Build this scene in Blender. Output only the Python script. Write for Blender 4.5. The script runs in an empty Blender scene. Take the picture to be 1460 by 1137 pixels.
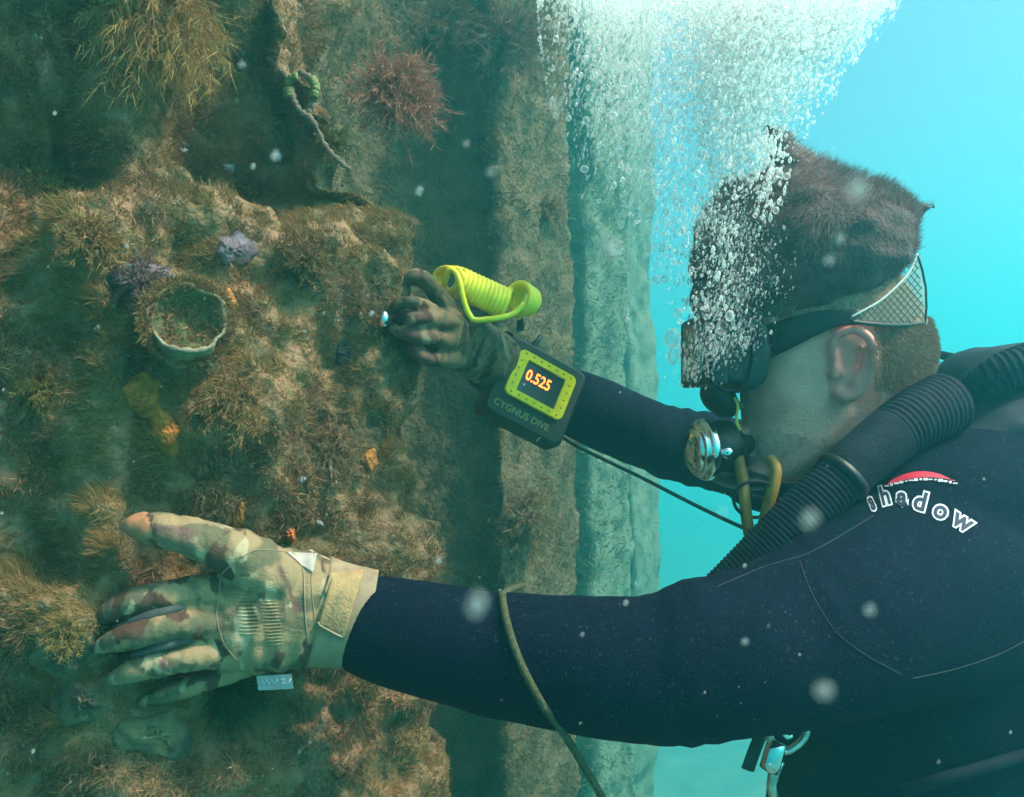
import bpy, bmesh, math, random
import numpy as np
from mathutils import Vector, Matrix, noise as mn
from mathutils.bvhtree import BVHTree

random.seed(7); rng = np.random.default_rng(7)
S = bpy.context.scene
COL = S.collection

# ------------------------------------------------------------------ camera
F = 1264.0                                   # focal length in pixels of the 1460 x 1137 photograph
CX, CY = 730.0, 568.5
cam = bpy.data.cameras.new('camera'); cam_o = bpy.data.objects.new('camera', cam); COL.objects.link(cam_o)
cam.sensor_width = 36.0; cam.lens = 36.0 * F / 1460.0
cam_o.rotation_euler = (math.radians(90), 0, 0)
cam.clip_start = 0.02; cam.clip_end = 400
cam.dof.use_dof = True; cam.dof.focus_distance = 0.83; cam.dof.aperture_fstop = 16
S.camera = cam_o

# ------------------------------------------------------------------ light
SUN = Vector((0.60, -0.15, 0.78)).normalized()      # direction towards the sun
w = bpy.data.worlds.new('World'); S.world = w; w.use_nodes = True
nt = w.node_tree; bg = nt.nodes['Background']
sky = nt.nodes.new('ShaderNodeTexSky'); sky.sky_type = 'NISHITA'; sky.sun_disc = False; sky.air_density = 0.7; sky.dust_density = 4.0
sky.sun_elevation = math.asin(SUN.z); sky.sun_rotation = math.atan2(SUN.x, SUN.y)
nt.links.new(sky.outputs[0], bg.inputs[0]); bg.inputs[1].default_value = 0.13
sun = bpy.data.lights.new('sun', 'SUN'); sun.energy = 5.0; sun.angle = math.radians(6); sun.color = (1.0, 0.84, 0.66)
sun_o = bpy.data.objects.new('sun', sun); COL.objects.link(sun_o)
sun_o.rotation_euler = SUN.to_track_quat('Z', 'Y').to_euler(); sun_o.location = SUN * 6
S.view_settings.view_transform = 'Standard'; S.view_settings.look = 'None'
S.view_settings.exposure = 0.9; S.view_settings.gamma = 1.0; S.view_settings.use_curve_mapping = False
S.render.engine = 'CYCLES'
cy = S.cycles
cy.use_denoising = True; cy.max_bounces = 8; cy.diffuse_bounces = 5; cy.glossy_bounces = 3; cy.transmission_bounces = 4
cy.volume_bounces = 4; cy.transparent_max_bounces = 32; cy.caustics_reflective = False; cy.caustics_refractive = False
cy.sample_clamp_indirect = 6.0

# ------------------------------------------------------------------ helpers
def P(px, py, d):
    return Vector(((px - CX) / F * d, d, (CY - py) / F * d))

def to_px(v):
    return CX + v[0] / v[1] * F, CY - v[2] / v[1] * F

def obj(name, me, mat=None, parent=None, smooth=True):
    o = bpy.data.objects.new(name, me); COL.objects.link(o)
    if mat is not None:
        for m in (mat if isinstance(mat, (list, tuple)) else [mat]): me.materials.append(m)
    if smooth and len(me.polygons): me.polygons.foreach_set('use_smooth', [True] * len(me.polygons))
    if parent is not None: o.parent = parent
    return o

def tag(o, label=None, cat=None, group=None, kind=None):
    if label: o['label'] = label
    if cat: o['category'] = cat
    if group: o['group'] = group
    if kind: o['kind'] = kind
    return o

def thing(name, label, cat, group=None):
    o = bpy.data.objects.new(name, None); COL.objects.link(o); o.empty_display_size = 0.05
    return tag(o, label, cat, group)

class MB:
    """collects vertices and faces of one mesh"""
    def __init__(self): self.v = []; self.f = []
    def add(self, v, f):
        n = len(self.v); self.v += [tuple(p) for p in v]; self.f += [tuple(i + n for i in q) for q in f]
    def mesh(self, name='mesh'):
        me = bpy.data.meshes.new(name); me.from_pydata(self.v, [], self.f); me.update()
        bm = bmesh.new(); bm.from_mesh(me); bmesh.ops.recalc_face_normals(bm, faces=bm.faces); bm.to_mesh(me); bm.free()
        return me
    def build(self, name, mat=None, parent=None, smooth=True):
        return obj(name, self.mesh(name), mat, parent, smooth)

def catmull(rows, per=8):
    """rows of numbers -> smooth interpolation, per samples a span"""
    a = np.array(rows, float); out = []
    for i in range(len(a) - 1):
        p0 = a[max(i - 1, 0)]; p1 = a[i]; p2 = a[i + 1]; p3 = a[min(i + 2, len(a) - 1)]
        for k in range(per):
            t = k / per
            out.append(0.5 * ((2 * p1) + (-p0 + p2) * t + (2 * p0 - 5 * p1 + 4 * p2 - p3) * t * t + (-p0 + 3 * p1 - 3 * p2 + p3) * t ** 3))
    out.append(a[-1]); return np.array(out)

def sweep(mb, pts, ra, rb=None, n=12, frame='depth', caps=True):
    """tube through pts (Vectors); ra across the view, rb along the depth"""
    pts = [Vector(p) for p in pts]; m = len(pts)
    ra = [ra] * m if not hasattr(ra, '__len__') else ra
    rb = ra if rb is None else ([rb] * m if not hasattr(rb, '__len__') else rb)
    vs = []; prev = None
    for i in range(m):
        t = (pts[min(i + 1, m - 1)] - pts[max(i - 1, 0)]).normalized()
        if frame == 'depth':
            y = Vector((0, 1, 0)); b = y - t * y.dot(t)
            if b.length < 0.15: b = Vector((0, 0, 1)) - t * t.z
            b.normalize()
        else:
            if prev is None:
                b = t.orthogonal().normalized()
            else:
                b = prev - t * prev.dot(t); b.normalize()
            prev = b
        a = t.cross(b)
        for k in range(n):
            q = 2 * math.pi * k / n
            vs.append(pts[i] + a * (ra[i] * math.cos(q)) + b * (rb[i] * math.sin(q)))
    fs = [(i * n + k, i * n + (k + 1) % n, (i + 1) * n + (k + 1) % n, (i + 1) * n + k) for i in range(m - 1) for k in range(n)]
    if caps:
        vs.append(pts[0]); c0 = len(vs) - 1; vs.append(pts[-1]); c1 = len(vs) - 1
        fs += [(c0, (k + 1) % n, k) for k in range(n)]
        o = (m - 1) * n
        fs += [(c1, o + k, o + (k + 1) % n) for k in range(n)]
    mb.add(vs, fs)

def limb(mb, rows, per=6, n=20):
    """rows (px, py, d, r_px, r_depth_m): an organic tube with rounded ends"""
    a = catmull(rows, per)
    pts = [P(r[0], r[1], r[2]) for r in a]; ra = [max(r[3], .5) * r[2] / F for r in a]; rb = [max(r[4], .0004) for r in a]
    def endcap(p, q, r0, r1, s):
        d = (p - q).normalized(); L = min(r0, r1); P_, A, B = [], [], []
        for k in (0.35, 0.65, 0.85, 0.97):
            P_.append(p + d * L * k); c = math.sqrt(1 - k * k); A.append(r0 * c); B.append(r1 * c)
        return P_, A, B
    p0, a0, b0 = endcap(pts[0], pts[1], ra[0], rb[0], 0); p1, a1, b1 = endcap(pts[-1], pts[-2], ra[-1], rb[-1], 1)
    sweep(mb, p0[::-1] + pts + p1, a0[::-1] + ra + a1, b0[::-1] + rb + b1, n)

def stack(mb, rows, e=2.2, per=5, n=36):
    """rows (py, px_front, px_back, d, half_depth): horizontal slices"""
    a = catmull(rows, per); vs = []
    for r in a:
        c = P((r[1] + r[2]) / 2, r[0], r[3]); hx = abs(r[2] - r[1]) / 2 * r[3] / F; hd = max(r[4], .002)
        for k in range(n):
            q = 2 * math.pi * k / n; co, si = math.cos(q), math.sin(q)
            vs.append(c + Vector((hx * math.copysign(abs(co) ** (2 / e), co), hd * math.copysign(abs(si) ** (2 / e), si), 0)))
    m = len(a)
    fs = [(i * n + k, i * n + (k + 1) % n, (i + 1) * n + (k + 1) % n, (i + 1) * n + k) for i in range(m - 1) for k in range(n)]
    fs += [tuple(range(n)), tuple(range((m - 1) * n, m * n))]
    mb.add(vs, fs)

def ball(mb, c, r, n=16):
    c = Vector(c); r = r if hasattr(r, '__len__') else (r, r, r); vs = []; m = n // 2
    for i in range(1, m):
        t = math.pi * i / m
        for k in range(n):
            q = 2 * math.pi * k / n
            vs.append(c + Vector((r[0] * math.sin(t) * math.cos(q), r[1] * math.sin(t) * math.sin(q), r[2] * math.cos(t))))
    fs = [(i * n + k, i * n + (k + 1) % n, (i + 1) * n + (k + 1) % n, (i + 1) * n + k) for i in range(m - 2) for k in range(n)]
    vs += [c + Vector((0, 0, r[2])), c - Vector((0, 0, r[2]))]; a = len(vs) - 2
    fs += [(a, (k + 1) % n, k) for k in range(n)] + [(a + 1, (m - 2) * n + k, (m - 2) * n + (k + 1) % n) for k in range(n)]
    mb.add(vs, fs)

def remesh(mb, voxel, smooth=4, factor=0.5, disp=None):
    me = mb.mesh('tmp'); o = bpy.data.objects.new('tmp', me); COL.objects.link(o)
    m = o.modifiers.new('r', 'REMESH'); m.mode = 'VOXEL'; m.voxel_size = voxel
    if smooth:
        s = o.modifiers.new('s', 'SMOOTH'); s.iterations = smooth; s.factor = factor
    dg = bpy.context.evaluated_depsgraph_get(); dg.update()
    out = bpy.data.meshes.new_from_object(o.evaluated_get(dg))
    bpy.data.objects.remove(o); bpy.data.meshes.remove(me)
    if disp:
        n = len(out.vertices); co = np.empty(n * 3, np.float32); no = np.empty(n * 3, np.float32)
        out.vertices.foreach_get('co', co); out.vertices.foreach_get('normal', no); co = co.reshape(-1, 3); no = no.reshape(-1, 3)
        h = np.array([disp(Vector(c)) for c in co.tolist()], np.float32)
        out.vertices.foreach_set('co', (co + no * h[:, None]).reshape(-1)); out.update()
    return out

def bvh_of(me):
    return BVHTree.FromPolygons([v.co.copy() for v in me.vertices], [tuple(p.vertices) for p in me.polygons])

def onto(bvh, px, py, lift):
    d = P(px, py, 1).normalized(); h = bvh.ray_cast(Vector((0, 0, 0)), d)
    if h[0] is None: return None
    return h[0] - d * lift

def patch(bvh, quad, n, m, lift, thick=0.0015):
    """a curved patch lying on a surface; quad = four pixel corners"""
    mb = MB(); top = []; A, B, C_, D = [np.array(q, float) for q in quad]
    for i in range(n + 1):
        for j in range(m + 1):
            u, v = i / n, j / m
            q = (A * (1 - u) + B * u) * (1 - v) + (D * (1 - u) + C_ * u) * v
            h = onto(bvh, q[0], q[1], lift)
            top.append(h)
    good = [h for h in top if h is not None]
    dm = sum(h.length for h in good) / len(good)
    k = 0
    for i in range(n + 1):
        for j in range(m + 1):
            if top[k] is None:
                u, v = i / n, j / m; q = (A * (1 - u) + B * u) * (1 - v) + (D * (1 - u) + C_ * u) * v
                top[k] = P(q[0], q[1], 1).normalized() * dm
            k += 1
    back = [h + h.normalized() * thick * 2 for h in top]
    N = len(top); W = m + 1
    fs = []
    for i in range(n):
        for j in range(m):
            a = i * W + j; fs.append((a, a + 1, a + W + 1, a + W)); fs.append((N + a, N + a + W, N + a + W + 1, N + a + 1))
    rim = [j for j in range(W)] + [i * W + m for i in range(1, n + 1)] + [n * W + j for j in range(m - 1, -1, -1)] + [i * W for i in range(n - 1, 0, -1)]
    for a, b in zip(rim, rim[1:] + rim[:1]): fs.append((a, b, N + b, N + a))
    mb.add(top + back, fs); return mb

# ------------------------------------------------------------------ materials
def mat(name, col, rough=0.6, metal=0.0, var=0.0, vscale=40, bump=0.0, bscale=200, col2=None, spec=0.4, sheen=0.0, emit=None, estr=0.0, sss=0.0):
    m = bpy.data.materials.new(name); m.use_nodes = True; t = m.node_tree; b = t.nodes['Principled BSDF']
    b.inputs['Base Color'].default_value = (*col, 1); b.inputs['Roughness'].default_value = rough; b.inputs['Metallic'].default_value = metal
    b.inputs['Specular IOR Level'].default_value = spec
    if sheen: b.inputs['Sheen Weight'].default_value = sheen
    if sss:
        b.inputs['Subsurface Weight'].default_value = sss; b.inputs['Subsurface Radius'].default_value = (.008, .003, .0015); b.inputs['Subsurface Scale'].default_value = 1.0
    if emit: b.inputs['Emission Color'].default_value = (*emit, 1); b.inputs['Emission Strength'].default_value = estr
    tc = t.nodes.new('ShaderNodeTexCoord')
    if var or col2:
        n = t.nodes.new('ShaderNodeTexNoise'); n.inputs['Scale'].default_value = vscale; n.inputs['Detail'].default_value = 6
        t.links.new(tc.outputs['Object'], n.inputs['Vector'])
        r = t.nodes.new('ShaderNodeValToRGB'); c2 = col2 or tuple(c * (1 - var) for c in col)
        r.color_ramp.elements[0].position = .35; r.color_ramp.elements[1].position = .65
        r.color_ramp.elements[0].color = (*c2, 1); r.color_ramp.elements[1].color = (*[min(1, c * (1 + var * .6)) for c in col], 1)
        t.links.new(n.outputs['Fac'], r.inputs['Fac']); t.links.new(r.outputs['Color'], b.inputs['Base Color'])
    if bump:
        n2 = t.nodes.new('ShaderNodeTexNoise'); n2.inputs['Scale'].default_value = bscale; n2.inputs['Detail'].default_value = 5
        t.links.new(tc.outputs['Object'], n2.inputs['Vector'])
        bp = t.nodes.new('ShaderNodeBump'); bp.inputs['Strength'].default_value = bump; bp.inputs['Distance'].default_value = .003
        t.links.new(n2.outputs['Fac'], bp.inputs['Height']); t.links.new(bp.outputs['Normal'], b.inputs['Normal'])
    return m

def attr_mat(name, rough=0.9, transl=0.25, spec=0.15):
    """diffuse pigment stored per strand"""
    m = bpy.data.materials.new(name); m.use_nodes = True; t = m.node_tree; b = t.nodes['Principled BSDF']; out = t.nodes['Material Output']
    a = t.nodes.new('ShaderNodeAttribute'); a.attribute_name = 'pigment'
    b.inputs['Roughness'].default_value = rough; b.inputs['Specular IOR Level'].default_value = spec
    t.links.new(a.outputs['Color'], b.inputs['Base Color'])
    if transl:
        tr = t.nodes.new('ShaderNodeBsdfTranslucent'); t.links.new(a.outputs['Color'], tr.inputs['Color'])
        mx = t.nodes.new('ShaderNodeMixShader'); mx.inputs[0].default_value = transl
        t.links.new(b.outputs[0], mx.inputs[1]); t.links.new(tr.outputs[0], mx.inputs[2]); t.links.new(mx.outputs[0], out.inputs['Surface'])
    return m

M = {}
M['black'] = mat('black_rubber', (.010, .011, .013), .45, bump=.15, bscale=300, var=.3)
M['hose'] = mat('hose_rubber', (.012, .014, .026), .8, var=.4, vscale=60, bump=.3, bscale=300, spec=.15)
M['vest'] = mat('vest_nylon', (.010, .014, .028), .7, var=.35, vscale=30, bump=.3, bscale=900)
M['chrome'] = mat('chrome', (.78, .80, .80), .16, 1.0, var=.12, vscale=60)
M['steel'] = mat('steel', (.62, .60, .55), .28, 1.0, var=.3, vscale=120)
M['yellow'] = mat('yellow_bezel', (.98, .70, .003), .4, var=.12, vscale=120)
M['coil'] = mat('coil_yellow', (.88, .70, .04), .4, var=.12, vscale=60)
M['screw'] = mat('bezel_screw', (.34, .25, .01), .5)
M['housing'] = mat('gauge_housing', (.020, .024, .020), .55, bump=.2, bscale=500)
M['screen'] = mat('gauge_screen', (.045, .045, .05), .25, spec=.5)
M['digit'] = mat('digits', (.9, .25, .04), .5, emit=(1.0, .20, .025), estr=2.2)
M['gauge_print'] = mat('gauge_print', (.26, .32, .10), .6)
M['olive'] = mat('olive_cord', (.075, .075, .032), .8, var=.4, vscale=300, bump=.6, bscale=900)
M['bungee'] = mat('bungee', (.26, .16, .025), .6, var=.35, vscale=60)
M['cord'] = mat('dark_cord', (.02, .035, .03), .7)
M['white_print'] = mat('white_print', (.66, .66, .70), .7, var=.25, vscale=500)
M['navy_print'] = mat('navy_print', (.008, .012, .05), .7)
M['red_print'] = mat('red_print', (.75, .02, .06), .55, var=.15, vscale=200)
M['seam'] = mat('seam', (.010, .012, .02), .8)
M['mesh_net'] = mat('net_thread', (.03, .045, .05), .7)
M['strap_edge'] = mat('strap_edge', (.50, .52, .50), .6)
M['tan'] = mat('tan_strap', (.36, .22, .10), .75, var=.2, vscale=90, bump=.5, bscale=420)
M['tan_edge'] = mat('tan_edge', (.28, .19, .12), .8, var=.2, vscale=120)
M['gusset'] = mat('gusset', (.055, .060, .060), .8, var=.3, vscale=120)
M['tag_grey'] = mat('tag_grey', (.36, .34, .36), .6, var=.1, vscale=200)
M['thumb_tip'] = mat('thumb_tip', (.42, .17, .085), .8, var=.2, vscale=160)
M['pale_patch'] = mat('pale_patch', (.40, .34, .30), .8, var=.15, vscale=140)
M['sponge'] = mat('orange_sponge', (.40, .15, .03), .9, var=.35, vscale=140, bump=1, bscale=320)
M['sponge_red'] = mat('red_orange_sponge', (.55, .14, .04), .85, var=.25, vscale=200, bump=.6, bscale=400)
M['coralline'] = mat('coralline', (.15, .115, .14), .95, var=.4, vscale=70, bump=1, bscale=160)
M['shell_out'] = mat('shell_rim', (.24, .18, .10), .8, var=.45, vscale=110, bump=.8, bscale=200)
M['shell_in'] = mat('shell_green', (.085, .105, .045), .95, var=.5, vscale=110, bump=1, bscale=200, col2=(.10, .07, .04))
M['shell_lip'] = mat('shell_lip', (.24, .19, .13), .8, var=.4, vscale=160, bump=.6, bscale=300)
M['rock'] = mat('mossy_rock', (.15, .125, .065), .95, var=.5, vscale=45, bump=1, bscale=150, col2=(.05, .055, .04))
M['mussel'] = mat('mussel', (.02, .03, .035), .6, var=.4, vscale=100)
M['pale'] = mat('pale_encrusting', (.33, .31, .36), .9, var=.3, vscale=200, bump=.7, bscale=300)
M['hair_core'] = mat('hair_core', (.10, .052, .05), .9, var=.4, vscale=60, bump=1, bscale=240)
M['hair'] = attr_mat('hair_strands', .7, .25, .3)
M['turf'] = attr_mat('turf_strands', .95, .25, .05)
M['sand'] = mat('sand', (.22, .20, .15), .95, var=.4, vscale=3, bump=.5, bscale=8)

def skin_mat():
    m = mat('skin', (.74, .355, .275), .6, var=.22, vscale=34, bump=.4, bscale=420, sss=.12, col2=(.64, .26, .205), spec=.3); return m
M['skin'] = skin_mat()
M['ear_skin'] = mat('ear_skin', (.70, .24, .20), .55, var=.15, vscale=50, sss=.15)
M['stubble'] = mat('stubble', (.60, .29, .225), .65, var=.2, vscale=220, bump=.4, bscale=700)
M['scalp'] = mat('scalp', (.26, .17, .12), .8, var=.4, vscale=260, bump=.8, bscale=500)

def neoprene():
    m = mat('neoprene', (.003, .005, .018), .8, bump=.5, bscale=600, spec=.05)
    t = m.node_tree; b = t.nodes['Principled BSDF']; tc = t.nodes['Texture Coordinate']
    n = t.nodes.new('ShaderNodeTexNoise'); n.inputs['Scale'].default_value = 330; n.inputs['Detail'].default_value = 2
    n2 = t.nodes.new('ShaderNodeTexNoise'); n2.inputs['Scale'].default_value = 9; n2.inputs['Detail'].default_value = 4
    t.links.new(tc.outputs['Object'], n.inputs['Vector']); t.links.new(tc.outputs['Object'], n2.inputs['Vector'])
    r = t.nodes.new('ShaderNodeValToRGB'); r.color_ramp.elements[0].position = .62; r.color_ramp.elements[1].position = .74
    r.color_ramp.elements[0].color = (0, 0, 0, 1); r.color_ramp.elements[1].color = (1, 1, 1, 1)
    mu = t.nodes.new('ShaderNodeMath'); mu.operation = 'MULTIPLY'
    t.links.new(n.outputs['Fac'], r.inputs['Fac']); t.links.new(r.outputs['Color'], mu.inputs[0]); t.links.new(n2.outputs['Fac'], mu.inputs[1])
    mx = t.nodes.new('ShaderNodeMix'); mx.data_type = 'RGBA'
    mx.inputs[6].default_value = (.003, .005, .018, 1); mx.inputs[7].default_value = (.075, .075, .10, 1)   # silt caught in the nap
    t.links.new(mu.outputs[0], mx.inputs[0]); t.links.new(mx.outputs[2], b.inputs['Base Color'])
    return m
M['neoprene'] = neoprene()

def camo(name, dark=1.0):
    m = bpy.data.materials.new(name); m.use_nodes = True; t = m.node_tree; b = t.nodes['Principled BSDF']
    tc = t.nodes.new('ShaderNodeTexCoord'); b.inputs['Roughness'].default_value = .85; b.inputs['Specular IOR Level'].default_value = .2
    def layer(scale, off, lo, hi, stretch=(1, 1, 1)):
        mp = t.nodes.new('ShaderNodeMapping'); mp.inputs['Location'].default_value = off; mp.inputs['Scale'].default_value = stretch
        n = t.nodes.new('ShaderNodeTexNoise'); n.inputs['Scale'].default_value = scale; n.inputs['Detail'].default_value = 2.5; n.inputs['Distortion'].default_value = .9
        r = t.nodes.new('ShaderNodeValToRGB'); r.color_ramp.elements[0].position = lo; r.color_ramp.elements[1].position = hi
        t.links.new(tc.outputs['Object'], mp.inputs['Vector']); t.links.new(mp.outputs[0], n.inputs['Vector']); t.links.new(n.outputs['Fac'], r.inputs['Fac'])
        return r.outputs['Color']
    cur = None
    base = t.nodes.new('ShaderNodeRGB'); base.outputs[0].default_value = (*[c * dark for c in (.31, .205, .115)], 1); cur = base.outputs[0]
    for col, sc, off, lo, hi, st in (((.13, .112, .068), 26, (3, 1, 2), .50, .56, (.8, .8, 1)),
                                     ((.44, .33, .21), 34, (9, 4, 1), .58, .63, (1.2, 1, .7)),
                                     ((.095, .050, .036), 30, (5, 8, 3), .565, .60, (1.3, 1, .8)),
                                     ((.17, .09, .075), 22, (1, 2, 7), .60, .65, (1.2, 1, .8))):
        f = layer(sc, off, lo, hi, st); mx = t.nodes.new('ShaderNodeMix'); mx.data_type = 'RGBA'
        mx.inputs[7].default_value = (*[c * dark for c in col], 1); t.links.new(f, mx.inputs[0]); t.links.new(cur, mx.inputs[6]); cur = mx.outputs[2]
    t.links.new(cur, b.inputs['Base Color'])
    n2 = t.nodes.new('ShaderNodeTexNoise'); n2.inputs['Scale'].default_value = 60; n2.inputs['Detail'].default_value = 6
    n3 = t.nodes.new('ShaderNodeTexNoise'); n3.inputs['Scale'].default_value = 700
    ad = t.nodes.new('ShaderNodeMath'); ad.operation = 'MULTIPLY_ADD'; ad.inputs[1].default_value = .15
    t.links.new(tc.outputs['Object'], n2.inputs['Vector']); t.links.new(tc.outputs['Object'], n3.inputs['Vector'])
    t.links.new(n3.outputs['Fac'], ad.inputs[0]); t.links.new(n2.outputs['Fac'], ad.inputs[2])
    bp = t.nodes.new('ShaderNodeBump'); bp.inputs['Strength'].default_value = .6; bp.inputs['Distance'].default_value = .006
    t.links.new(ad.outputs[0], bp.inputs['Height']); t.links.new(bp.outputs['Normal'], b.inputs['Normal'])
    return m
M['camo'] = camo('camouflage_fabric', .92); M['camo_shaded'] = camo('camouflage_fabric_shaded', .55)  # far glove gets a darkened copy, its shade put into the colour

def wall_mat(f=(1, 1, 1)):
    m = bpy.data.materials.new('encrusted_steel'); m.use_nodes = True; t = m.node_tree; b = t.nodes['Principled BSDF']
    tc = t.nodes.new('ShaderNodeTexCoord'); b.inputs['Roughness'].default_value = .95; b.inputs['Specular IOR Level'].default_value = .1
    n = t.nodes.new('ShaderNodeTexNoise'); n.inputs['Scale'].default_value = 16; n.inputs['Detail'].default_value = 9; n.inputs['Roughness'].default_value = .65
    t.links.new(tc.outputs['Object'], n.inputs['Vector'])
    r = t.nodes.new('ShaderNodeValToRGB'); e = r.color_ramp.elements
    e[0].position = .30; e[0].color = (.055, .046, .035, 1); e[1].position = .72; e[1].color = (.33, .20, .115, 1)
    for p, c in ((.42, (.12, .09, .05)), (.50, (.23, .145, .075)), (.60, (.27, .16, .10))):
        x = e.new(p); x.color = (*c, 1)
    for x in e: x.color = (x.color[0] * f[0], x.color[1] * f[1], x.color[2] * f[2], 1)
    t.links.new(n.outputs['Fac'], r.inputs['Fac']); t.links.new(r.outputs['Color'], b.inputs['Base Color'])
    n2 = t.nodes.new('ShaderNodeTexNoise'); n2.inputs['Scale'].default_value = 120; n2.inputs['Detail'].default_value = 8
    t.links.new(tc.outputs['Object'], n2.inputs['Vector'])
    bp = t.nodes.new('ShaderNodeBump'); bp.inputs['Strength'].default_value = 1; bp.inputs['Distance'].default_value = .008
    t.links.new(n2.outputs['Fac'], bp.inputs['Height']); t.links.new(bp.outputs['Normal'], b.inputs['Normal'])
    return m
M['wall'] = wall_mat(); M['wall_far'] = wall_mat((.48, .60, .62)); M['wall_hazed'] = wall_mat((.55, 1.15, 1.5))  # last one, for the far piles: water haze put into the colour as teal

def bubble_mat(name, lo, hi, white):
    m = bpy.data.materials.new(name); m.use_nodes = True; t = m.node_tree; b = t.nodes['Principled BSDF']; out = t.nodes['Material Output']
    b.inputs['Base Color'].default_value = (white, white, white, 1); b.inputs['Roughness'].default_value = .12; b.inputs['Specular IOR Level'].default_value = .9
    tl = t.nodes.new('ShaderNodeBsdfTranslucent'); tl.inputs['Color'].default_value = (white, white, white, 1)
    m0 = t.nodes.new('ShaderNodeMixShader'); m0.inputs[0].default_value = .6; t.links.new(b.outputs[0], m0.inputs[1]); t.links.new(tl.outputs[0], m0.inputs[2])
    tr = t.nodes.new('ShaderNodeBsdfTransparent'); lw = t.nodes.new('ShaderNodeLayerWeight'); lw.inputs['Blend'].default_value = .35
    mr = t.nodes.new('ShaderNodeMapRange'); mr.inputs['To Min'].default_value = lo; mr.inputs['To Max'].default_value = hi
    t.links.new(lw.outputs['Facing'], mr.inputs['Value'])
    mx = t.nodes.new('ShaderNodeMixShader'); t.links.new(mr.outputs[0], mx.inputs[0]); t.links.new(tr.outputs[0], mx.inputs[1]); t.links.new(m0.outputs[0], mx.inputs[2])
    t.links.new(mx.outputs[0], out.inputs['Surface']); return m
M['bubble'] = bubble_mat('bubble', .5, .9, 1.0)
M['bubble_soft'] = bubble_mat('bubble_veil', .20, .42, .98)
M['bubble_big'] = bubble_mat('bubble_large', .18, .9, .95)
M['speck'] = bubble_mat('suspended_silt', .3, .5, .75)

# ------------------------------------------------------------------ the setting
mb = MB(); mb.add([(-40, -30, -4), (50, -30, -4), (50, 50, -4), (-40, 50, -4)], [(0, 1, 2, 3)])
tag(mb.build('seabed', M['sand']), 'pale sandy seabed far below the wall', 'seabed', kind='structure')

# sheet pile wall: trapezoid profile in plan, one pile every T metres along the wall line
T = np.array((.221, .857)); SHIFT_Z = lambda z: -.068 * max(-.45, min(.45, z))     # the near corner leans a little
def profile(k):
    if k == 0:
        return [(-1.5, .66), (-.80, .62), (-.55, .64), (-.44, .665), (-.36, .675), (-.30, .700), (-.20, .775), (-.125, .845), (-.108, .875), (-.118, .91), (-.26, 1.12)]
    o = T * (k - 1)
    base = [(-.26, 1.12), (-.275, 1.20), (-.235, 1.42), (-.17, 1.52), (-.055, 1.53), (-.025, 1.50), (.0, 1.52), (.06, 1.62), (.108, 1.70), (.116, 1.735), (.10, 1.77), (-.039, 1.977)]
    return [(x + o[0], y + o[1]) for x, y in base]

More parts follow.
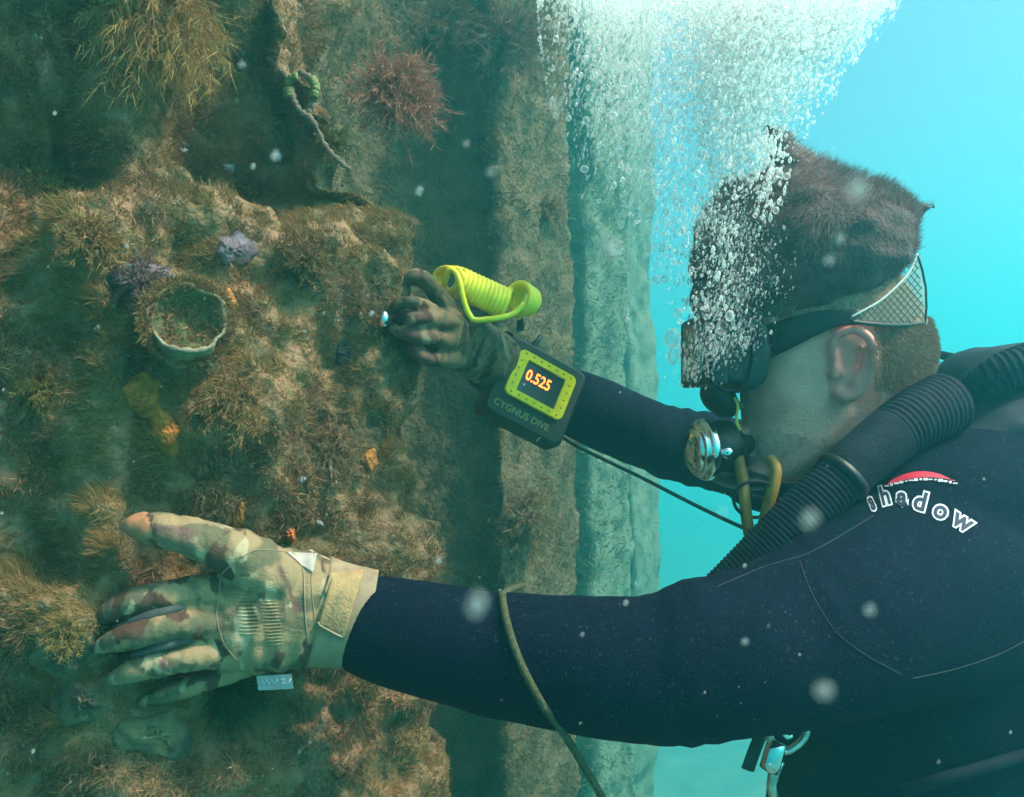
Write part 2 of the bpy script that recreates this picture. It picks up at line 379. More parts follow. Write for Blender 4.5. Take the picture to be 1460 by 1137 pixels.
LUMPS = [(20, 300, 60, -.03), (30, 760, 70, -.035), (20, 1010, 60, -.03), (330, 590, 90, .028), (440, 372, 48, .020), (265, 470, 70, .010), (100, 900, 60, .020), (115, 1010, 50, .016), (470, 640, 80, .014),
         (130, 330, 90, .016), (230, 30, 100, .060), (540, 160, 80, .030), (60, 640, 90, -.02), (60, 480, 70, -.02), (490, 505, 24, -.016), (330, 990, 70, -.014),
         (215, 640, 50, -.008), (70, 150, 120, -.07), (340, 90, 90, -.05), (430, 190, 90, -.035), (520, 460, 80, .008), (300, 330, 70, .012), (520, 820, 90, .012)]
wall = thing('sheet_pile_wall', 'long steel sheet pile wall covered in brown marine growth, receding into the water', 'wall')
pile_mesh = []
for k in range(4):
    rows = catmull([(x, y) for x, y in profile(k)], 12)
    seg = np.linalg.norm(np.diff(rows, axis=0), axis=1); s = np.concatenate([[0], np.cumsum(seg)])
    step = .0045 if k == 0 else .009 if k == 1 else .02
    nu = int(s[-1] / step); ss = np.linspace(0, s[-1], nu + 1)
    ux = np.interp(ss, s, rows[:, 0]); uy = np.interp(ss, s, rows[:, 1])
    if k == 0: zs = np.concatenate([np.linspace(-1.8, -.62, 40), np.linspace(-.60, .60, 260), np.linspace(.62, 2.5, 50)])
    elif k == 1: zs = np.linspace(-1.8, 2.5, 380)
    else: zs = np.linspace(-1.8, 2.5, 180)
    nx = np.gradient(uy); ny = -np.gradient(ux); L = np.hypot(nx, ny); nx /= L; ny /= L
    vs = np.empty((len(zs), nu + 1, 3))
    for i, z in enumerate(zs):
        for j in range(nu + 1):
            x, y = ux[j], uy[j]
            q = Vector((x, y, z))
            h = (.022 if k == 0 else .012) * mn.noise(Vector((x * 7 + k * 3, y * 7, z * (7 if k == 0 else 2.5)))) + (.020 if k == 0 else .009) * mn.noise(q * 17) + (.013 if k == 0 else .008) * mn.noise(q * 41) 
            if k <= 1: h += .006 * mn.noise(q * 90)
            if k == 0:
                jn = max(0., min(1., (ss[j] - (s[-1] - .20)) / .16)); jn = jn * jn * (3 - 2 * jn)     # join to the next pile
                xs = x + SHIFT_Z(z) * (1 - .75 * jn)
                px = CX + xs / y * F; py = CY - z / y * F
                for (a, b, r, hh) in LUMPS:
                    e = ((px - a) ** 2 + (py - b) ** 2) / (r * r)
                    if e < 6: h += hh * math.exp(-e)
                top = max(0., min(1., (z - .17 - .05 * mn.noise(Vector((x * 6, y * 6, 0)))) / .10))
                h -= .09 * top * top * (3 - 2 * top) * (1 - jn)
                over = max(0., min(1., (z - .36 - .04 * mn.noise(Vector((x * 8, y * 8, 3)))) / .10))      # out-of-frame overhang, added to shade the hollow below
                over *= max(0., min(1., (-.14 - x) / .08))
                h += .20 * over * over * (3 - 2 * over) * (1 - jn) * (1 if z < .75 else max(.5, 1 - (z - .75) * 4))
                x = xs
            else:
                x += SHIFT_Z(z) * .25 + (.03 * mn.noise(Vector((z * 2.3, k * 7.1, 0))) + .015 * mn.noise(Vector((z * 7, k * 3.3, 4))) if k >= 2 else 0)
                if k == 1: h += .012 * max(0, mn.noise(Vector((x * 4, y * 4, z * 5)))) * min(1, max(0, z * 3))
            vs[i, j] = (x + nx[j] * h, y + ny[j] * h, z + .5 * h)
    W = nu + 1; idx = np.arange(len(zs) * W).reshape(len(zs), W)
    q = np.stack([idx[:-1, :-1], idx[:-1, 1:], idx[1:, 1:], idx[1:, :-1]], -1).reshape(-1, 4)
    me = bpy.data.meshes.new('sheet_pile'); me.from_pydata(vs.reshape(-1, 3).tolist(), [], q.tolist()); me.update()
    o = obj('sheet_pile', me, M['wall'] if k == 0 else M['wall_far'] if k == 1 else M['wall_hazed'], wall)
    pile_mesh.append(me)
tag(wall.children[0], 'nearest pile, thick with brown turf and shells')
near_bvh = bvh_of(pile_mesh[0])
wall_bvhs = [near_bvh, bvh_of(pile_mesh[1])]

# ------------------------------------------------------------------ filaments
def ribbons(name, roots, dirs, lens, widths, cols, bend, material, seg=2):
    """many thin curved ribbons in one mesh; arrays (n,3),(n,3),(n,),(n,),(n,3)"""
    n = len(roots); d = dirs / np.linalg.norm(dirs, axis=1, keepdims=True)
    view = roots / np.linalg.norm(roots, axis=1, keepdims=True)
    side = np.cross(d, view + rng.normal(0, .35, (n, 3))); side /= np.linalg.norm(side, axis=1, keepdims=True) + 1e-9
    V = np.empty((n, 2 * seg + 1, 3))
    for i in range(seg):
        t = i / seg; c = roots + d * (lens * t)[:, None] + bend * ((lens * t * t)[:, None]); wd = (widths * (1 - .45 * t))[:, None] / 2
        V[:, 2 * i] = c - side * wd; V[:, 2 * i + 1] = c + side * wd
    V[:, 2 * seg] = roots + d * lens[:, None] + bend * lens[:, None]
    m = 2 * seg + 1; base = (np.arange(n) * m)[:, None]
    tri = []
    for i in range(seg - 1): tri += [(2 * i, 2 * i + 1, 2 * i + 3), (2 * i, 2 * i + 3, 2 * i + 2)]
    tri.append((2 * seg - 2, 2 * seg - 1, 2 * seg)); tri = np.array(tri)
    Fc = (base[:, None, :] + tri[None]).reshape(-1, 3)
    me = bpy.data.meshes.new(name); nv = n * m
    me.vertices.add(nv); me.vertices.foreach_set('co', V.reshape(-1).astype(np.float32))
    me.loops.add(len(Fc) * 3); me.loops.foreach_set('vertex_index', Fc.reshape(-1).astype(np.int32))
    me.polygons.add(len(Fc)); me.polygons.foreach_set('loop_start', (np.arange(len(Fc)) * 3).astype(np.int32))
    me.update(calc_edges=True)
    at = me.attributes.new('pigment', 'FLOAT_COLOR', 'POINT')
    c4 = np.concatenate([np.repeat(cols, m, axis=0), np.ones((nv, 1))], 1).astype(np.float32)
    at.data.foreach_set('color', c4.reshape(-1)); me.materials.append(material)
    return me

def sample_mesh(me, n, inside=lambda c: True, weight=None):
    nv = len(me.vertices); co = np.empty(nv * 3, np.float32); me.vertices.foreach_get('co', co); co = co.reshape(-1, 3)
    me.calc_loop_triangles(); nt_ = len(me.loop_triangles); tv = np.empty(nt_ * 3, np.int32); me.loop_triangles.foreach_get('vertices', tv); tv = tv.reshape(-1, 3)
    A, B, C_ = co[tv[:, 0]], co[tv[:, 1]], co[tv[:, 2]]; nr = np.cross(B - A, C_ - A); ar = np.linalg.norm(nr, axis=1); nr = nr / (ar[:, None] + 1e-12)
    cen = (A + B + C_) / 3; wgt = ar * inside(cen, nr)
    wgt = wgt / wgt.sum(); pick = rng.choice(len(tv), n, p=wgt)
    u = rng.random((n, 1)); v = rng.random((n, 1)); fl = (u + v) > 1; u = np.where(fl, 1 - u, u); v = np.where(fl, 1 - v, v)
    return (A[pick] + u * (B[pick] - A[pick]) + v * (C_[pick] - A[pick])).astype(float), nr[pick].astype(float)

BARE = [(266, 458, 46), (205, 562, 15), (232, 612, 11), (415, 763, 10), (330, 428, 8), (115, 1005, 26), (490, 503, 12), (205, 398, 22)]
def in_frame(cen, nr, margin=60):
    px = CX + cen[:, 0] / cen[:, 1] * F; py = CY - cen[:, 2] / cen[:, 1] * F
    ok = (cen[:, 1] > .2) & (px > -margin) & (px < 1460 + margin) & (py > -margin) & (py < 1137 + margin)
    for a, b, r in BARE: ok = ok & ((cen[:, 1] > 1.1) | ((px - a) ** 2 + (py - b) ** 2 > r * r))
    face = -(nr * cen).sum(1) / np.linalg.norm(cen, axis=1)
    return ok * np.clip(face * 1.2 + .45, .02, 1) / np.maximum(cen[:, 1], .4) ** 1.2

PAL = np.array((1.60, 1.27, 1.0)) * np.array([(.21, .15, .085), (.17, .135, .065), (.115, .105, .05), (.22, .14, .115), (.075, .072, .05), (.28, .21, .12), (.16, .11, .10)])
def turf(name, me, n, lmin, lmax, width, label, flip, dark=1.0):
    R, N = sample_mesh(me, n, in_frame); N = N * flip
    cl = np.array([[mn.noise(Vector(p) * 14), mn.noise(Vector(p) * 30 + Vector((7, 1, 2))), mn.noise(Vector(p) * 55 + Vector((3, 9, 2)))] for p in R])
    k = np.clip(((cl[:, 0] * 1.5 + cl[:, 1] * .8 + rng.normal(0, .35, n)) * 2.2 + 2.6).astype(int), 0, 6)
    cols = PAL[k] * dark * (1 + rng.normal(0, .22, (n, 1)))
    clump = np.clip(.75 + 1.1 * cl[:, 2] + .4 * cl[:, 1], .12, 1.7)
    L = rng.uniform(lmin, lmax, n) * clump
    comb = np.stack([cl[:, 0] * 1.0 - .35, cl[:, 1] * .3 - .2, -cl[:, 0] * .5 + cl[:, 2] * .8 + .15], 1)
    D = N * .8 + rng.normal(0, .55, (n, 3)) + comb * .7
    bend = rng.normal(0, .22, (n, 3)) + comb * .5 + np.array((0, 0, -.12))
    m_ = ribbons(name, R - N * .001, D, L, np.full(n, width) * rng.uniform(.6, 1.4, n), np.clip(cols, .01, 1), bend, M['turf'])
    o = obj(name, m_, None, None, False); tag(o, label, 'algae', kind='stuff'); return o
def facing(me):
    nv = me.polygons[len(me.polygons) // 2].normal; c = me.polygons[len(me.polygons) // 2].center
    return 1.0
def orient(me):   # normals towards the open water
    bm = bmesh.new(); bm.from_mesh(me); s = sum(f.normal.dot(Vector((.8, -.6, 0))) * f.calc_area() for f in bm.faces)
    if s < 0:
        bmesh.ops.reverse_faces(bm, faces=bm.faces); bm.to_mesh(me)
    bm.free(); me.update()
for me in pile_mesh: orient(me)
turf('algae_turf', pile_mesh[0], 330000, .003, .0095, .0007, 'short brown algal turf carpeting the nearest pile', 1)
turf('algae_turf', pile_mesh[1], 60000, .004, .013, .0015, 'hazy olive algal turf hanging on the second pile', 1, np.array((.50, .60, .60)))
turf('algae_turf', pile_mesh[2], 14000, .010, .03, .003, 'faint algal fringe on the far piles', 1, np.array((.55, 1.1, 1.4)))  # strands tinted teal so their colour carries the water haze

def wall_at(px, py, lift=0.0):
    best = None
    for b in wall_bvhs:
        h = onto(b, px, py, lift)
        if h is not None and (best is None or h.length < best.length): best = h
    return best if best is not None else P(px, py, .9)

def bush(name, px, py, rpx, n_, pal, label, cat='algae tuft', toward=(.35, -.75, .2), length=.72, width=.0010, lift=0.006, group=None, droop=-.15, twig=True, d=None):
    n = int(n_ * 1.7); width *= .65
    c = np.array(wall_at(px, py, lift) if d is None else P(px, py, d)); R = rpx * c[1] / F
    tw = Vector(toward).normalized()
    root = thing(name, label, cat, group); root.location = c
    ns = max(8, n // 28); dirs = []
    while len(dirs) < ns:
        v = Vector(rng.normal(0, 1, 3)).normalized()
        if v.dot(tw) > -.25: dirs.append((v + tw * .35).normalized())
    mb = MB(); tips = []; 
    for v in dirs:
        L = R * rng.uniform(.55, 1.0) * length; sidev = Vector(rng.normal(0, .25, 3))
        pts = [v * (L * t) + sidev * (L * t * t * .5) + Vector((0, 0, droop)) * (L * t * t) for t in (0, .35, .7, 1)]
        sweep(mb, pts, [width * 1.3, width, width * .8, width * .4], n=4, frame='free'); tips.append((pts, L))
    pal = np.array(pal) * np.array((1.45, 1.2, 1.0))
    core = mb.mesh('stems'); at = core.attributes.new('pigment', 'FLOAT_COLOR', 'POINT')
    at.data.foreach_set('color', np.tile(np.append(pal.mean(0) * .8, 1), len(core.vertices)).astype(np.float32))
    obj('stems', core, M['turf'], root)
    rr, dd, ll = [], [], []
    for i in range(n):
        pts, L = tips[i % len(tips)]; t = rng.uniform(.15, 1.0); s = t * 3; k = min(int(s), 2); p = pts[k].lerp(pts[k + 1], s - k)
        ax = (pts[k + 1] - pts[k]).normalized(); v = Vector(rng.normal(0, 1, 3)).normalized()
        rr.append(p); dd.append(ax * .7 + v * .8); ll.append(L * rng.uniform(.10, .26))
    rr = np.array(rr); dd = np.array(dd); ll = np.array(ll)
    cols = pal[rng.integers(0, len(pal), n)] * (1 + rng.normal(0, .2, (n, 1)))
    # facing needs absolute positions
    me = ribbons('fronds', rr + c, dd, ll, np.full(n, width) * rng.uniform(.7, 1.3, n), np.clip(cols, .01, 1), rng.normal(0, .25, (n, 3)) + np.array((0, 0, droop)), M['turf'])
    me.transform(Matrix.Translation(-Vector(c))); obj('fronds', me, None, root, False)
    return root

RED = [(.30, .15, .13), (.24, .12, .11), (.33, .19, .15), (.20, .12, .10)]
BRN = [(.22, .155, .085), (.17, .125, .065), (.26, .18, .10), (.14, .10, .06)]
OLV = [(.13, .125, .05), (.10, .105, .045), (.17, .145, .07), (.07, .08, .04)]
GRN = [(.035, .065, .03), (.05, .08, .035), (.03, .05, .028)]
PUR = [(.14, .11, .135), (.17, .135, .15), (.12, .09, .10)]
G = 'tufts of algae on the wall'
bush('algae_tuft', 562, 140, 82, 5200, RED, 'bushy pinkish red algae tuft jutting from the top right corner of the near pile', group=G, width=.0011, d=.90, length=1.0)
bush('algae_tuft', 225, 30, 120, 7000, [(.30, .22, .11), (.24, .16, .085), (.19, .13, .08), (.34, .25, .10)], 'large tawny stringy tuft at the top edge above the dark hollow', group=G, droop=-.5, width=.0009, length=.95)
bush('algae_tuft', 720, 60, 110, 2600, [(.17, .12, .11), (.14, .11, .09), (.12, .10, .08)], 'dim mauve tuft left of the bubble plume near the top edge', group=G, width=.0020)
bush('algae_tuft', 640, 40, 90, 1800, [(.13, .11, .09), (.12, .10, .07), (.10, .085, .07)], 'hazy brown tuft behind and above the red algae', group=G, width=.0018)
bush('algae_tuft', 440, 372, 52, 2200, BRN, 'round brown tuft with a dark underside above the cup shell', group=G)
bush('algae_tuft', 330, 575, 85, 3600, BRN, 'broad brown shaggy clump below the green cup shell', group=G, droop=-.3)
bush('algae_tuft', 75, 290, 70, 2200, OLV, 'dark olive tuft near the left edge in the upper third', group=G)
bush('algae_tuft', 90, 905, 70, 2600, [(.20, .17, .08), (.15, .13, .06), (.12, .11, .05)], 'yellowish mossy hummock left of the glove fingertips', group=G, length=.55)
bush('algae_tuft', 330, 995, 60, 2400, GRN, 'dark green mossy tuft just below the glove', group=G, length=.9)
bush('algae_tuft', 470, 640, 70, 2400, [(.20, .145, .11), (.17, .125, .08), (.23, .17, .11)], 'pale brown tuft between the gauge and the glove thumb', group=G)
bush('algae_tuft', 130, 345, 80, 2600, BRN, 'streaming brown tuft left of the purple crust', group=G, droop=-.2)
bush('algae_tuft', 60, 560, 60, 1600, OLV, 'low olive tuft at the left edge beside the orange sponge', group=G)
bush('algae_tuft', 470, 205, 50, 1400, OLV, 'small olive tuft at the foot of the forked strand', group=G)
bush('algae_tuft', 200, 400, 60, 1800, PUR, 'greyish purple tuft just above the green cup shell', group=G, length=.8)
bush('algae_tuft', 780, 300, 40, 900, BRN, 'small tan tuft on the second pile right of its dark gap', group=G, width=.002)
bush('algae_tuft', 745, 745, 90, 2200, [(.17, .15, .09), (.14, .125, .075), (.20, .165, .11)], 'pale feathery tuft on the second pile above the near forearm', group=G, width=.0022)

# cup shaped shell
def shell(px, py, rx, ry):
    c = wall_at(px, py, .013); s = c.y / F
    root = thing('oyster_shell', 'round cup shaped shell with a green mossy hollow and pale lower lip', 'shell'); root.location = c
    nrm = Vector((.40, -.90, .12)).normalized(); ex = Vector((.9, .42, 0)).normalized(); ex = (ex - nrm * ex.dot(nrm)).normalized(); ez = nrm.cross(ex) * -1
    if ez.z < 0: ez = -ez
    n = 48; rings = [(1.30, -.012), (1.20, -.002), (1.08, .005), (1.0, .007), (.95, .004), (.8, .0), (.55, -.004), (.25, -.006), (.02, -.006)]
    mo = MB(); mi = MB()
    def ring(i):
        f, h = rings[i]; out = []
        for k in range(n):
            q = 2 * math.pi * k / n; wob = 1 + .13 * mn.noise(Vector((math.cos(q) * 2.5, math.sin(q) * 2.5, i * .25)))
            lip = .008 * max(0, -math.sin(q)) ** 2 if i in (1, 2, 3) else 0
            out.append(ex * (rx * s * f * wob * math.cos(q)) + ez * (ry * s * f * wob * math.sin(q)) + nrm * (h + lip + .0035 * (1 if i < 8 else 0) * mn.noise(Vector((math.cos(q) * 2.2 * f, math.sin(q) * 2.2 * f, i * .3)))))
        return out
    R = [ring(i) for i in range(len(rings))]
    for mbx, a, b in ((mo, 0, 4), (mi, 4, len(rings) - 1)):
        vs = [v for i in range(a, b + 1) for v in R[i]]; m = b - a
        mbx.add(vs, [(i * n + k, i * n + (k + 1) % n, (i + 1) * n + (k + 1) % n, (i + 1) * n + k) for i in range(m) for k in range(n)])
    lipm = MB(); pts_ = [R[3][k] + nrm * .002 for k in range(27, 47)]; sweep(lipm, pts_, [.0008 + .0013 * math.sin(math.pi * i / 19) * (1 + .5 * math.sin(i * 2.3)) for i in range(20)], n=8, frame='free'); lipm.build('lip', M['shell_lip'], root)
    nf = 4600; q = rng.uniform(0, 2 * math.pi, nf); f = np.where(rng.random(nf) < .22, np.sqrt(rng.random(nf)) * .9, rng.uniform(.90, 1.3, nf)); rr = np.array([np.array(ex) * (rx * s * a * math.cos(b)) + np.array(ez) * (ry * s * a * math.sin(b)) + np.array(nrm) * (.004 if a > .9 else -.006 + .007 * a * a) for a, b in zip(f, q)])
    dd = np.array([np.array(ex) * math.cos(b) + np.array(ez) * math.sin(b) for b in q]) * .5 + np.array(nrm) * .9 + rng.normal(0, .5, (nf, 3))
    fr = ribbons('fringe', rr + np.array(c), dd, rng.uniform(.003, .008, nf), np.full(nf, .0008), np.clip(PAL[rng.integers(0, 7, nf)], 0, 1), rng.normal(0, .2, (nf, 3)), M['turf']); fr.transform(Matrix.Translation(-c)); obj('fringe', fr, None, root, False)
    mo.build('rim', M['shell_out'], root); mi.build('hollow', M['shell_in'], root)
shell(266, 458, 50, 48)

def crust(name, px, py, rx, ry, h, material, label, cat, group=None, seed=0, rot=0.0):
    """an irregular encrusting lump that hugs the wall"""
    n, m = 44, 12; mb = MB(); vs = []; cr, sr = math.cos(rot), math.sin(rot)
    for i in range(m + 1):
        f = i / m
        for k in range(n):
            q = 2 * math.pi * k / n; wob = 1 + .45 * mn.noise(Vector((math.cos(q) * 1.6 + seed, math.sin(q) * 1.6, seed)))
            x, y = rx * f * wob * math.cos(q), ry * f * wob * math.sin(q)
            hh = .7 * h * (1 - f ** 2.2) * (1 + .6 * mn.noise(Vector((x * .09 + seed, y * .09, 1))) + .5 * mn.noise(Vector((x * .3 + seed, y * .3, 4)))) - .004 * (f > .93)
            vs.append(wall_at(px + x * cr - y * sr, py + x * sr + y * cr, hh + .002))
    mb.add(vs, [(i * n + k, i * n + (k + 1) % n, (i + 1) * n + (k + 1) % n, (i + 1) * n + k) for i in range(m) for k in range(n)])
    return tag(mb.build(name, material), label, cat, group)
crust('sponge', 204, 562, 27, 30, .012, M['sponge'], 'bright orange sponge patch below and left of the cup shell', 'sponge', 'orange sponges', 1)
crust('sponge', 234, 616, 19, 42, .009, M['sponge'], 'dull orange sponge streak running down under the brighter patch', 'sponge', 'orange sponges', 2, -.4)
crust('sponge', 330, 428, 8, 17, .010, M['sponge'], 'thin orange sponge finger at the right rim of the cup shell', 'sponge', 'orange sponges', 3, -.4)
crust('sponge', 415, 763, 9, 9, .014, M['sponge_red'], 'small vivid orange bead just above the glove wrist', 'sponge', 'orange sponges', 4)
crust('sponge', 340, 738, 9, 20, .006, M['sponge'], 'faint rusty sponge streak above the glove knuckles', 'sponge', 'orange sponges', 5, .3)
crust('sponge', 528, 655, 12, 15, .006, M['sponge'], 'rusty sponge spot near the right edge of the near pile', 'sponge', 'orange sponges', 6)
crust('encrusting_algae', 205, 398, 55, 22, .008, M['coralline'], 'greyish purple crust spreading above the cup shell', 'encrusting algae', 'purple crusts', 7, .1)
crust('encrusting_algae', 335, 355, 30, 25, .008, M['coralline'], 'purplish crust left of the round brown tuft', 'encrusting algae', 'purple crusts', 8)
crust('rock_lump', 115, 1005, 40, 34, .022, M['rock'], 'smooth yellowish stone lump low at the left below the hummock', 'stone', None, 9)
crust('rock_lump', 90, 925, 55, 40, .018, M['rock'], 'mossy boulder-like lump beside the glove fingertips', 'stone', None, 10)
crust('rock_lump', 225, 1050, 60, 34, .012, M['rock'], 'flat brown lump under the glove near the bottom edge', 'stone', None, 11)
crust('mussel', 490, 503, 13, 20, .004, M['mussel'], 'small dark mussel in a hole of the turf', 'mussel', None, 12, .3)
for i, (x, y, a, b, r, lb) in enumerate([(395, 225, 9, 6, .7, 'pale lilac fleck below the forked strand'), (327, 240, 10, 6, .3, 'lilac fleck left of the forked strand'),
        (455, 747, 7, 5, .2, 'pale fleck up and right of the orange bead'), (430, 685, 5, 8, .8, 'whitish fleck in the turf over the glove'), (205, 1045, 8, 6, .5, 'bright white fleck near the bottom below the glove'),
        (262, 215, 7, 5, .1, 'small white fleck in the upper left turf')]):
    crust('barnacle', x, y, a, b, .006, M['pale'], lb, 'barnacle', 'pale barnacle flecks', 20 + i, r)

# forked strand
st = thing('seaweed_strand', 'forked pale strand with lime green crotch hanging above the turf', 'seaweed'); stm = MB()
lime = mat('lime_weed', (.18, .20, .07), .8, var=.3, vscale=120); pinkish = mat('pinkish_weed', (.17, .115, .085), .85, var=.3, vscale=90, bump=.6, bscale=300)
def px_path(rows, per=8): 
    a = catmull(rows, per); return [P(*r[:3]) for r in a]
mb = MB(); p = px_path([(383, 85, .86), (400, 98, .85), (412, 118, .84), (418, 140, .835), (428, 158, .83), (445, 172, .83), (462, 205, .835), (478, 225, .84), (498, 242, .85)])
sweep(mb, p, [.0035 - .0012 * i / len(p) + .0009 * math.sin(i * 1.7) for i in range(len(p))], n=8, frame='free'); mb.build('stalk', pinkish, st)
mb = MB(); p = px_path([(412, 112, .845), (425, 104, .84), (440, 110, .838), (449, 124, .836), (446, 145, .834), (440, 160, .833), (445, 175, .832)])
sweep(mb, p, [.0030 + .0008 * math.sin(i * 1.3) for i in range(len(p))], n=8, frame='free'); mb.build('branch', pinkish, st)
mb = MB()
for rows in ([(410, 122, .838), (414, 113, .836), (424, 110, .834)], [(444, 112, .833), (450, 124, .831), (447, 138, .830)], [(412, 138, .834), (410, 126, .834)]):
    p = px_path(rows); sweep(mb, p, [.0042 + .001 * math.sin(i * 2.1) for i in range(len(p))], n=8, frame='free')
mb.build('growing_tip', lime, st)

# ------------------------------------------------------------------ the person
person = thing('person', 'person in dark neoprene suit and camouflage gloves pressing both hands to the wall', 'person')
HD = .925
def suit_parts(mb, s=1.0):
    k = lambda r: (r[0], r[1], r[2], r[3] * s, r[4] * s)
    near = [(508, 884, .735, 67, .036), (600, 912, .725, 79, .043), (700, 931, .715, 86, .048), (800, 944, .705, 95, .053), (930, 953, .70, 103, .058),
            (1000, 941, .70, 113, .062), (1100, 920, .715, 121, .070), (1200, 888, .745, 134, .080), (1300, 850, .80, 150, .095), (1370, 830, .86, 150, .10)]
    limb(mb, [k(r) for r in near])
    limb(mb, [k(r) for r in [(1262, 790, .825, 92, .07), (1330, 745, .845, 112, .085), (1420, 735, .875, 128, .10), (1540, 760, .92, 150, .11)]])
    far = [(716, 532, 1.045, 42, .036), (780, 560, 1.06, 47, .040), (860, 594, 1.08, 50, .045), (960, 633, 1.10, 52, .048), (1060, 655, 1.12, 56, .052), (1160, 700, 1.13, 70, .06), (1260, 760, 1.10, 90, .08)]
    limb(mb, [k(r) for r in far])
    t = [(655, 1215, 1380, .975, .07), (690, 1190, 1440, .975, .115), (740, 1165, 1500, .975, .165), (820, 1148, 1545, .975, .185), (950, 1132, 1580, .975, .19), (1137, 1108, 1590, .975, .18), (1350, 1100, 1590, .975, .165), (1600, 1120, 1560, .975, .15)]
    stack(mb, [(r[0], r[1] + (1 - s) * 120, r[2] - (1 - s) * 120, r[3], r[4] * s) for r in t], 2.4)
sm = MB(); suit_parts(sm)
limb(sm, [(1255, 700, .93, 105, .085), (1275, 650, .93, 95, .078), (1285, 625, .93, 88, .072)])
suit_me = remesh(sm, .005, 10, .6, lambda c: .0035 * mn.noise(c * 13) + .0030 * max(0, 1 - abs((to_px(c)[0] - 1190) / 90)) * mn.noise(Vector((c.x * 60 + c.z * 30, c.y * 10, c.z * 14))) + .0012 * mn.noise(Vector((c.x * 34, c.y * 20, c.z * 22))) + .0036 * max(0, 1 - abs((to_px(c)[0] - 970) / 120)) * mn.noise(Vector((c.x * 75, c.y * 10, c.z * 18))))
suit = obj('wetsuit', suit_me, M['neoprene'], person)
suit_bvh = bvh_of(suit_me)

# head, neck, and the body under the suit: one surface
bm_ = MB(); suit_parts(bm_, .90)
stack(bm_, [(326, 1160, 1190, HD, .012), (334, 1135, 1215, HD, .036), (352, 1100, 1240, HD, .056), (390, 1070, 1268, HD, .071), (440, 1055, 1302, HD, .078), (490, 1058, 1322, HD, .0775),
            (530, 1060, 1318, HD, .073), (565, 1058, 1297, HD, .068), (600, 1060, 1275, HD, .063), (635, 1060, 1255, HD, .057), (665, 1068, 1215, HD, .046), (682, 1085, 1175, HD, .028), (688, 1105, 1150, HD, .012)], 2.25)
limb(bm_, [(1225, 560, HD + .005, 82, .058), (1245, 630, HD + .005, 80, .060), (1275, 700, HD + .01, 88, .066), (1300, 780, .95, 95, .075)])      # neck
limb(bm_, [(1062, 490, HD, 9, .010), (1045, 525, HD, 13, .012), (1022, 560, HD, 17, .016), (1040, 578, HD, 14, .013)])                         # nose
limb(bm_, [(1050, 612, HD, 8, .024), (1056, 622, HD, 9, .026)]); limb(bm_, [(1056, 640, HD, 9, .022), (1062, 648, HD, 9, .024)])                  # lips
limb(bm_, [(1070, 470, HD - .045, 9, .012), (1058, 464, HD - .02, 11, .012), (1056, 462, HD, 10, .012), (1058, 464, HD + .02, 11, .012)])         # brow
limb(bm_, [(1088, 672, HD - .02, 16, .02), (1078, 672, HD, 18, .02), (1088, 672, HD + .02, 16, .02)])                                            # chin
limb(bm_, [(1205, 585, HD - .058, 16, .010), (1150, 650, HD - .048, 16, .010), (1105, 678, HD - .028, 14, .012)])                                # jaw line
def ear(mb, side):
    f = lambda rows: [(x, y, d if side < 0 else 2 * HD - d, r, rb) for x, y, d, r, rb in rows]
    limb(mb, f([(1197, 532, .852, 5, .004), (1188, 508, .848, 6, .0045), (1190, 486, .843, 7, .005), (1206, 472, .838, 7, .005), (1226, 472, .834, 7.5, .005), (1242, 487, .832, 7.5, .005),
                (1247, 510, .834, 7, .005), (1241, 537, .840, 7, .005), (1226, 558, .846, 8, .005), (1208, 567, .850, 9, .0055), (1195, 560, .853, 8, .005)]), n=10)
    limb(mb, f([(1232, 497, .841, 5, .004), (1231, 522, .843, 5.5, .004), (1218, 545, .848, 6, .004)]), n=8)
    limb(mb, f([(1190, 522, .849, 6, .005), (1190, 535, .850, 7, .005)]), n=8)
    limb(mb, f([(1214, 485, .853, 26, .006), (1214, 515, .857, 30, .006), (1208, 550, .858, 18, .007)]), n=14)
ear(bm_, -1); ear(bm_, 1)
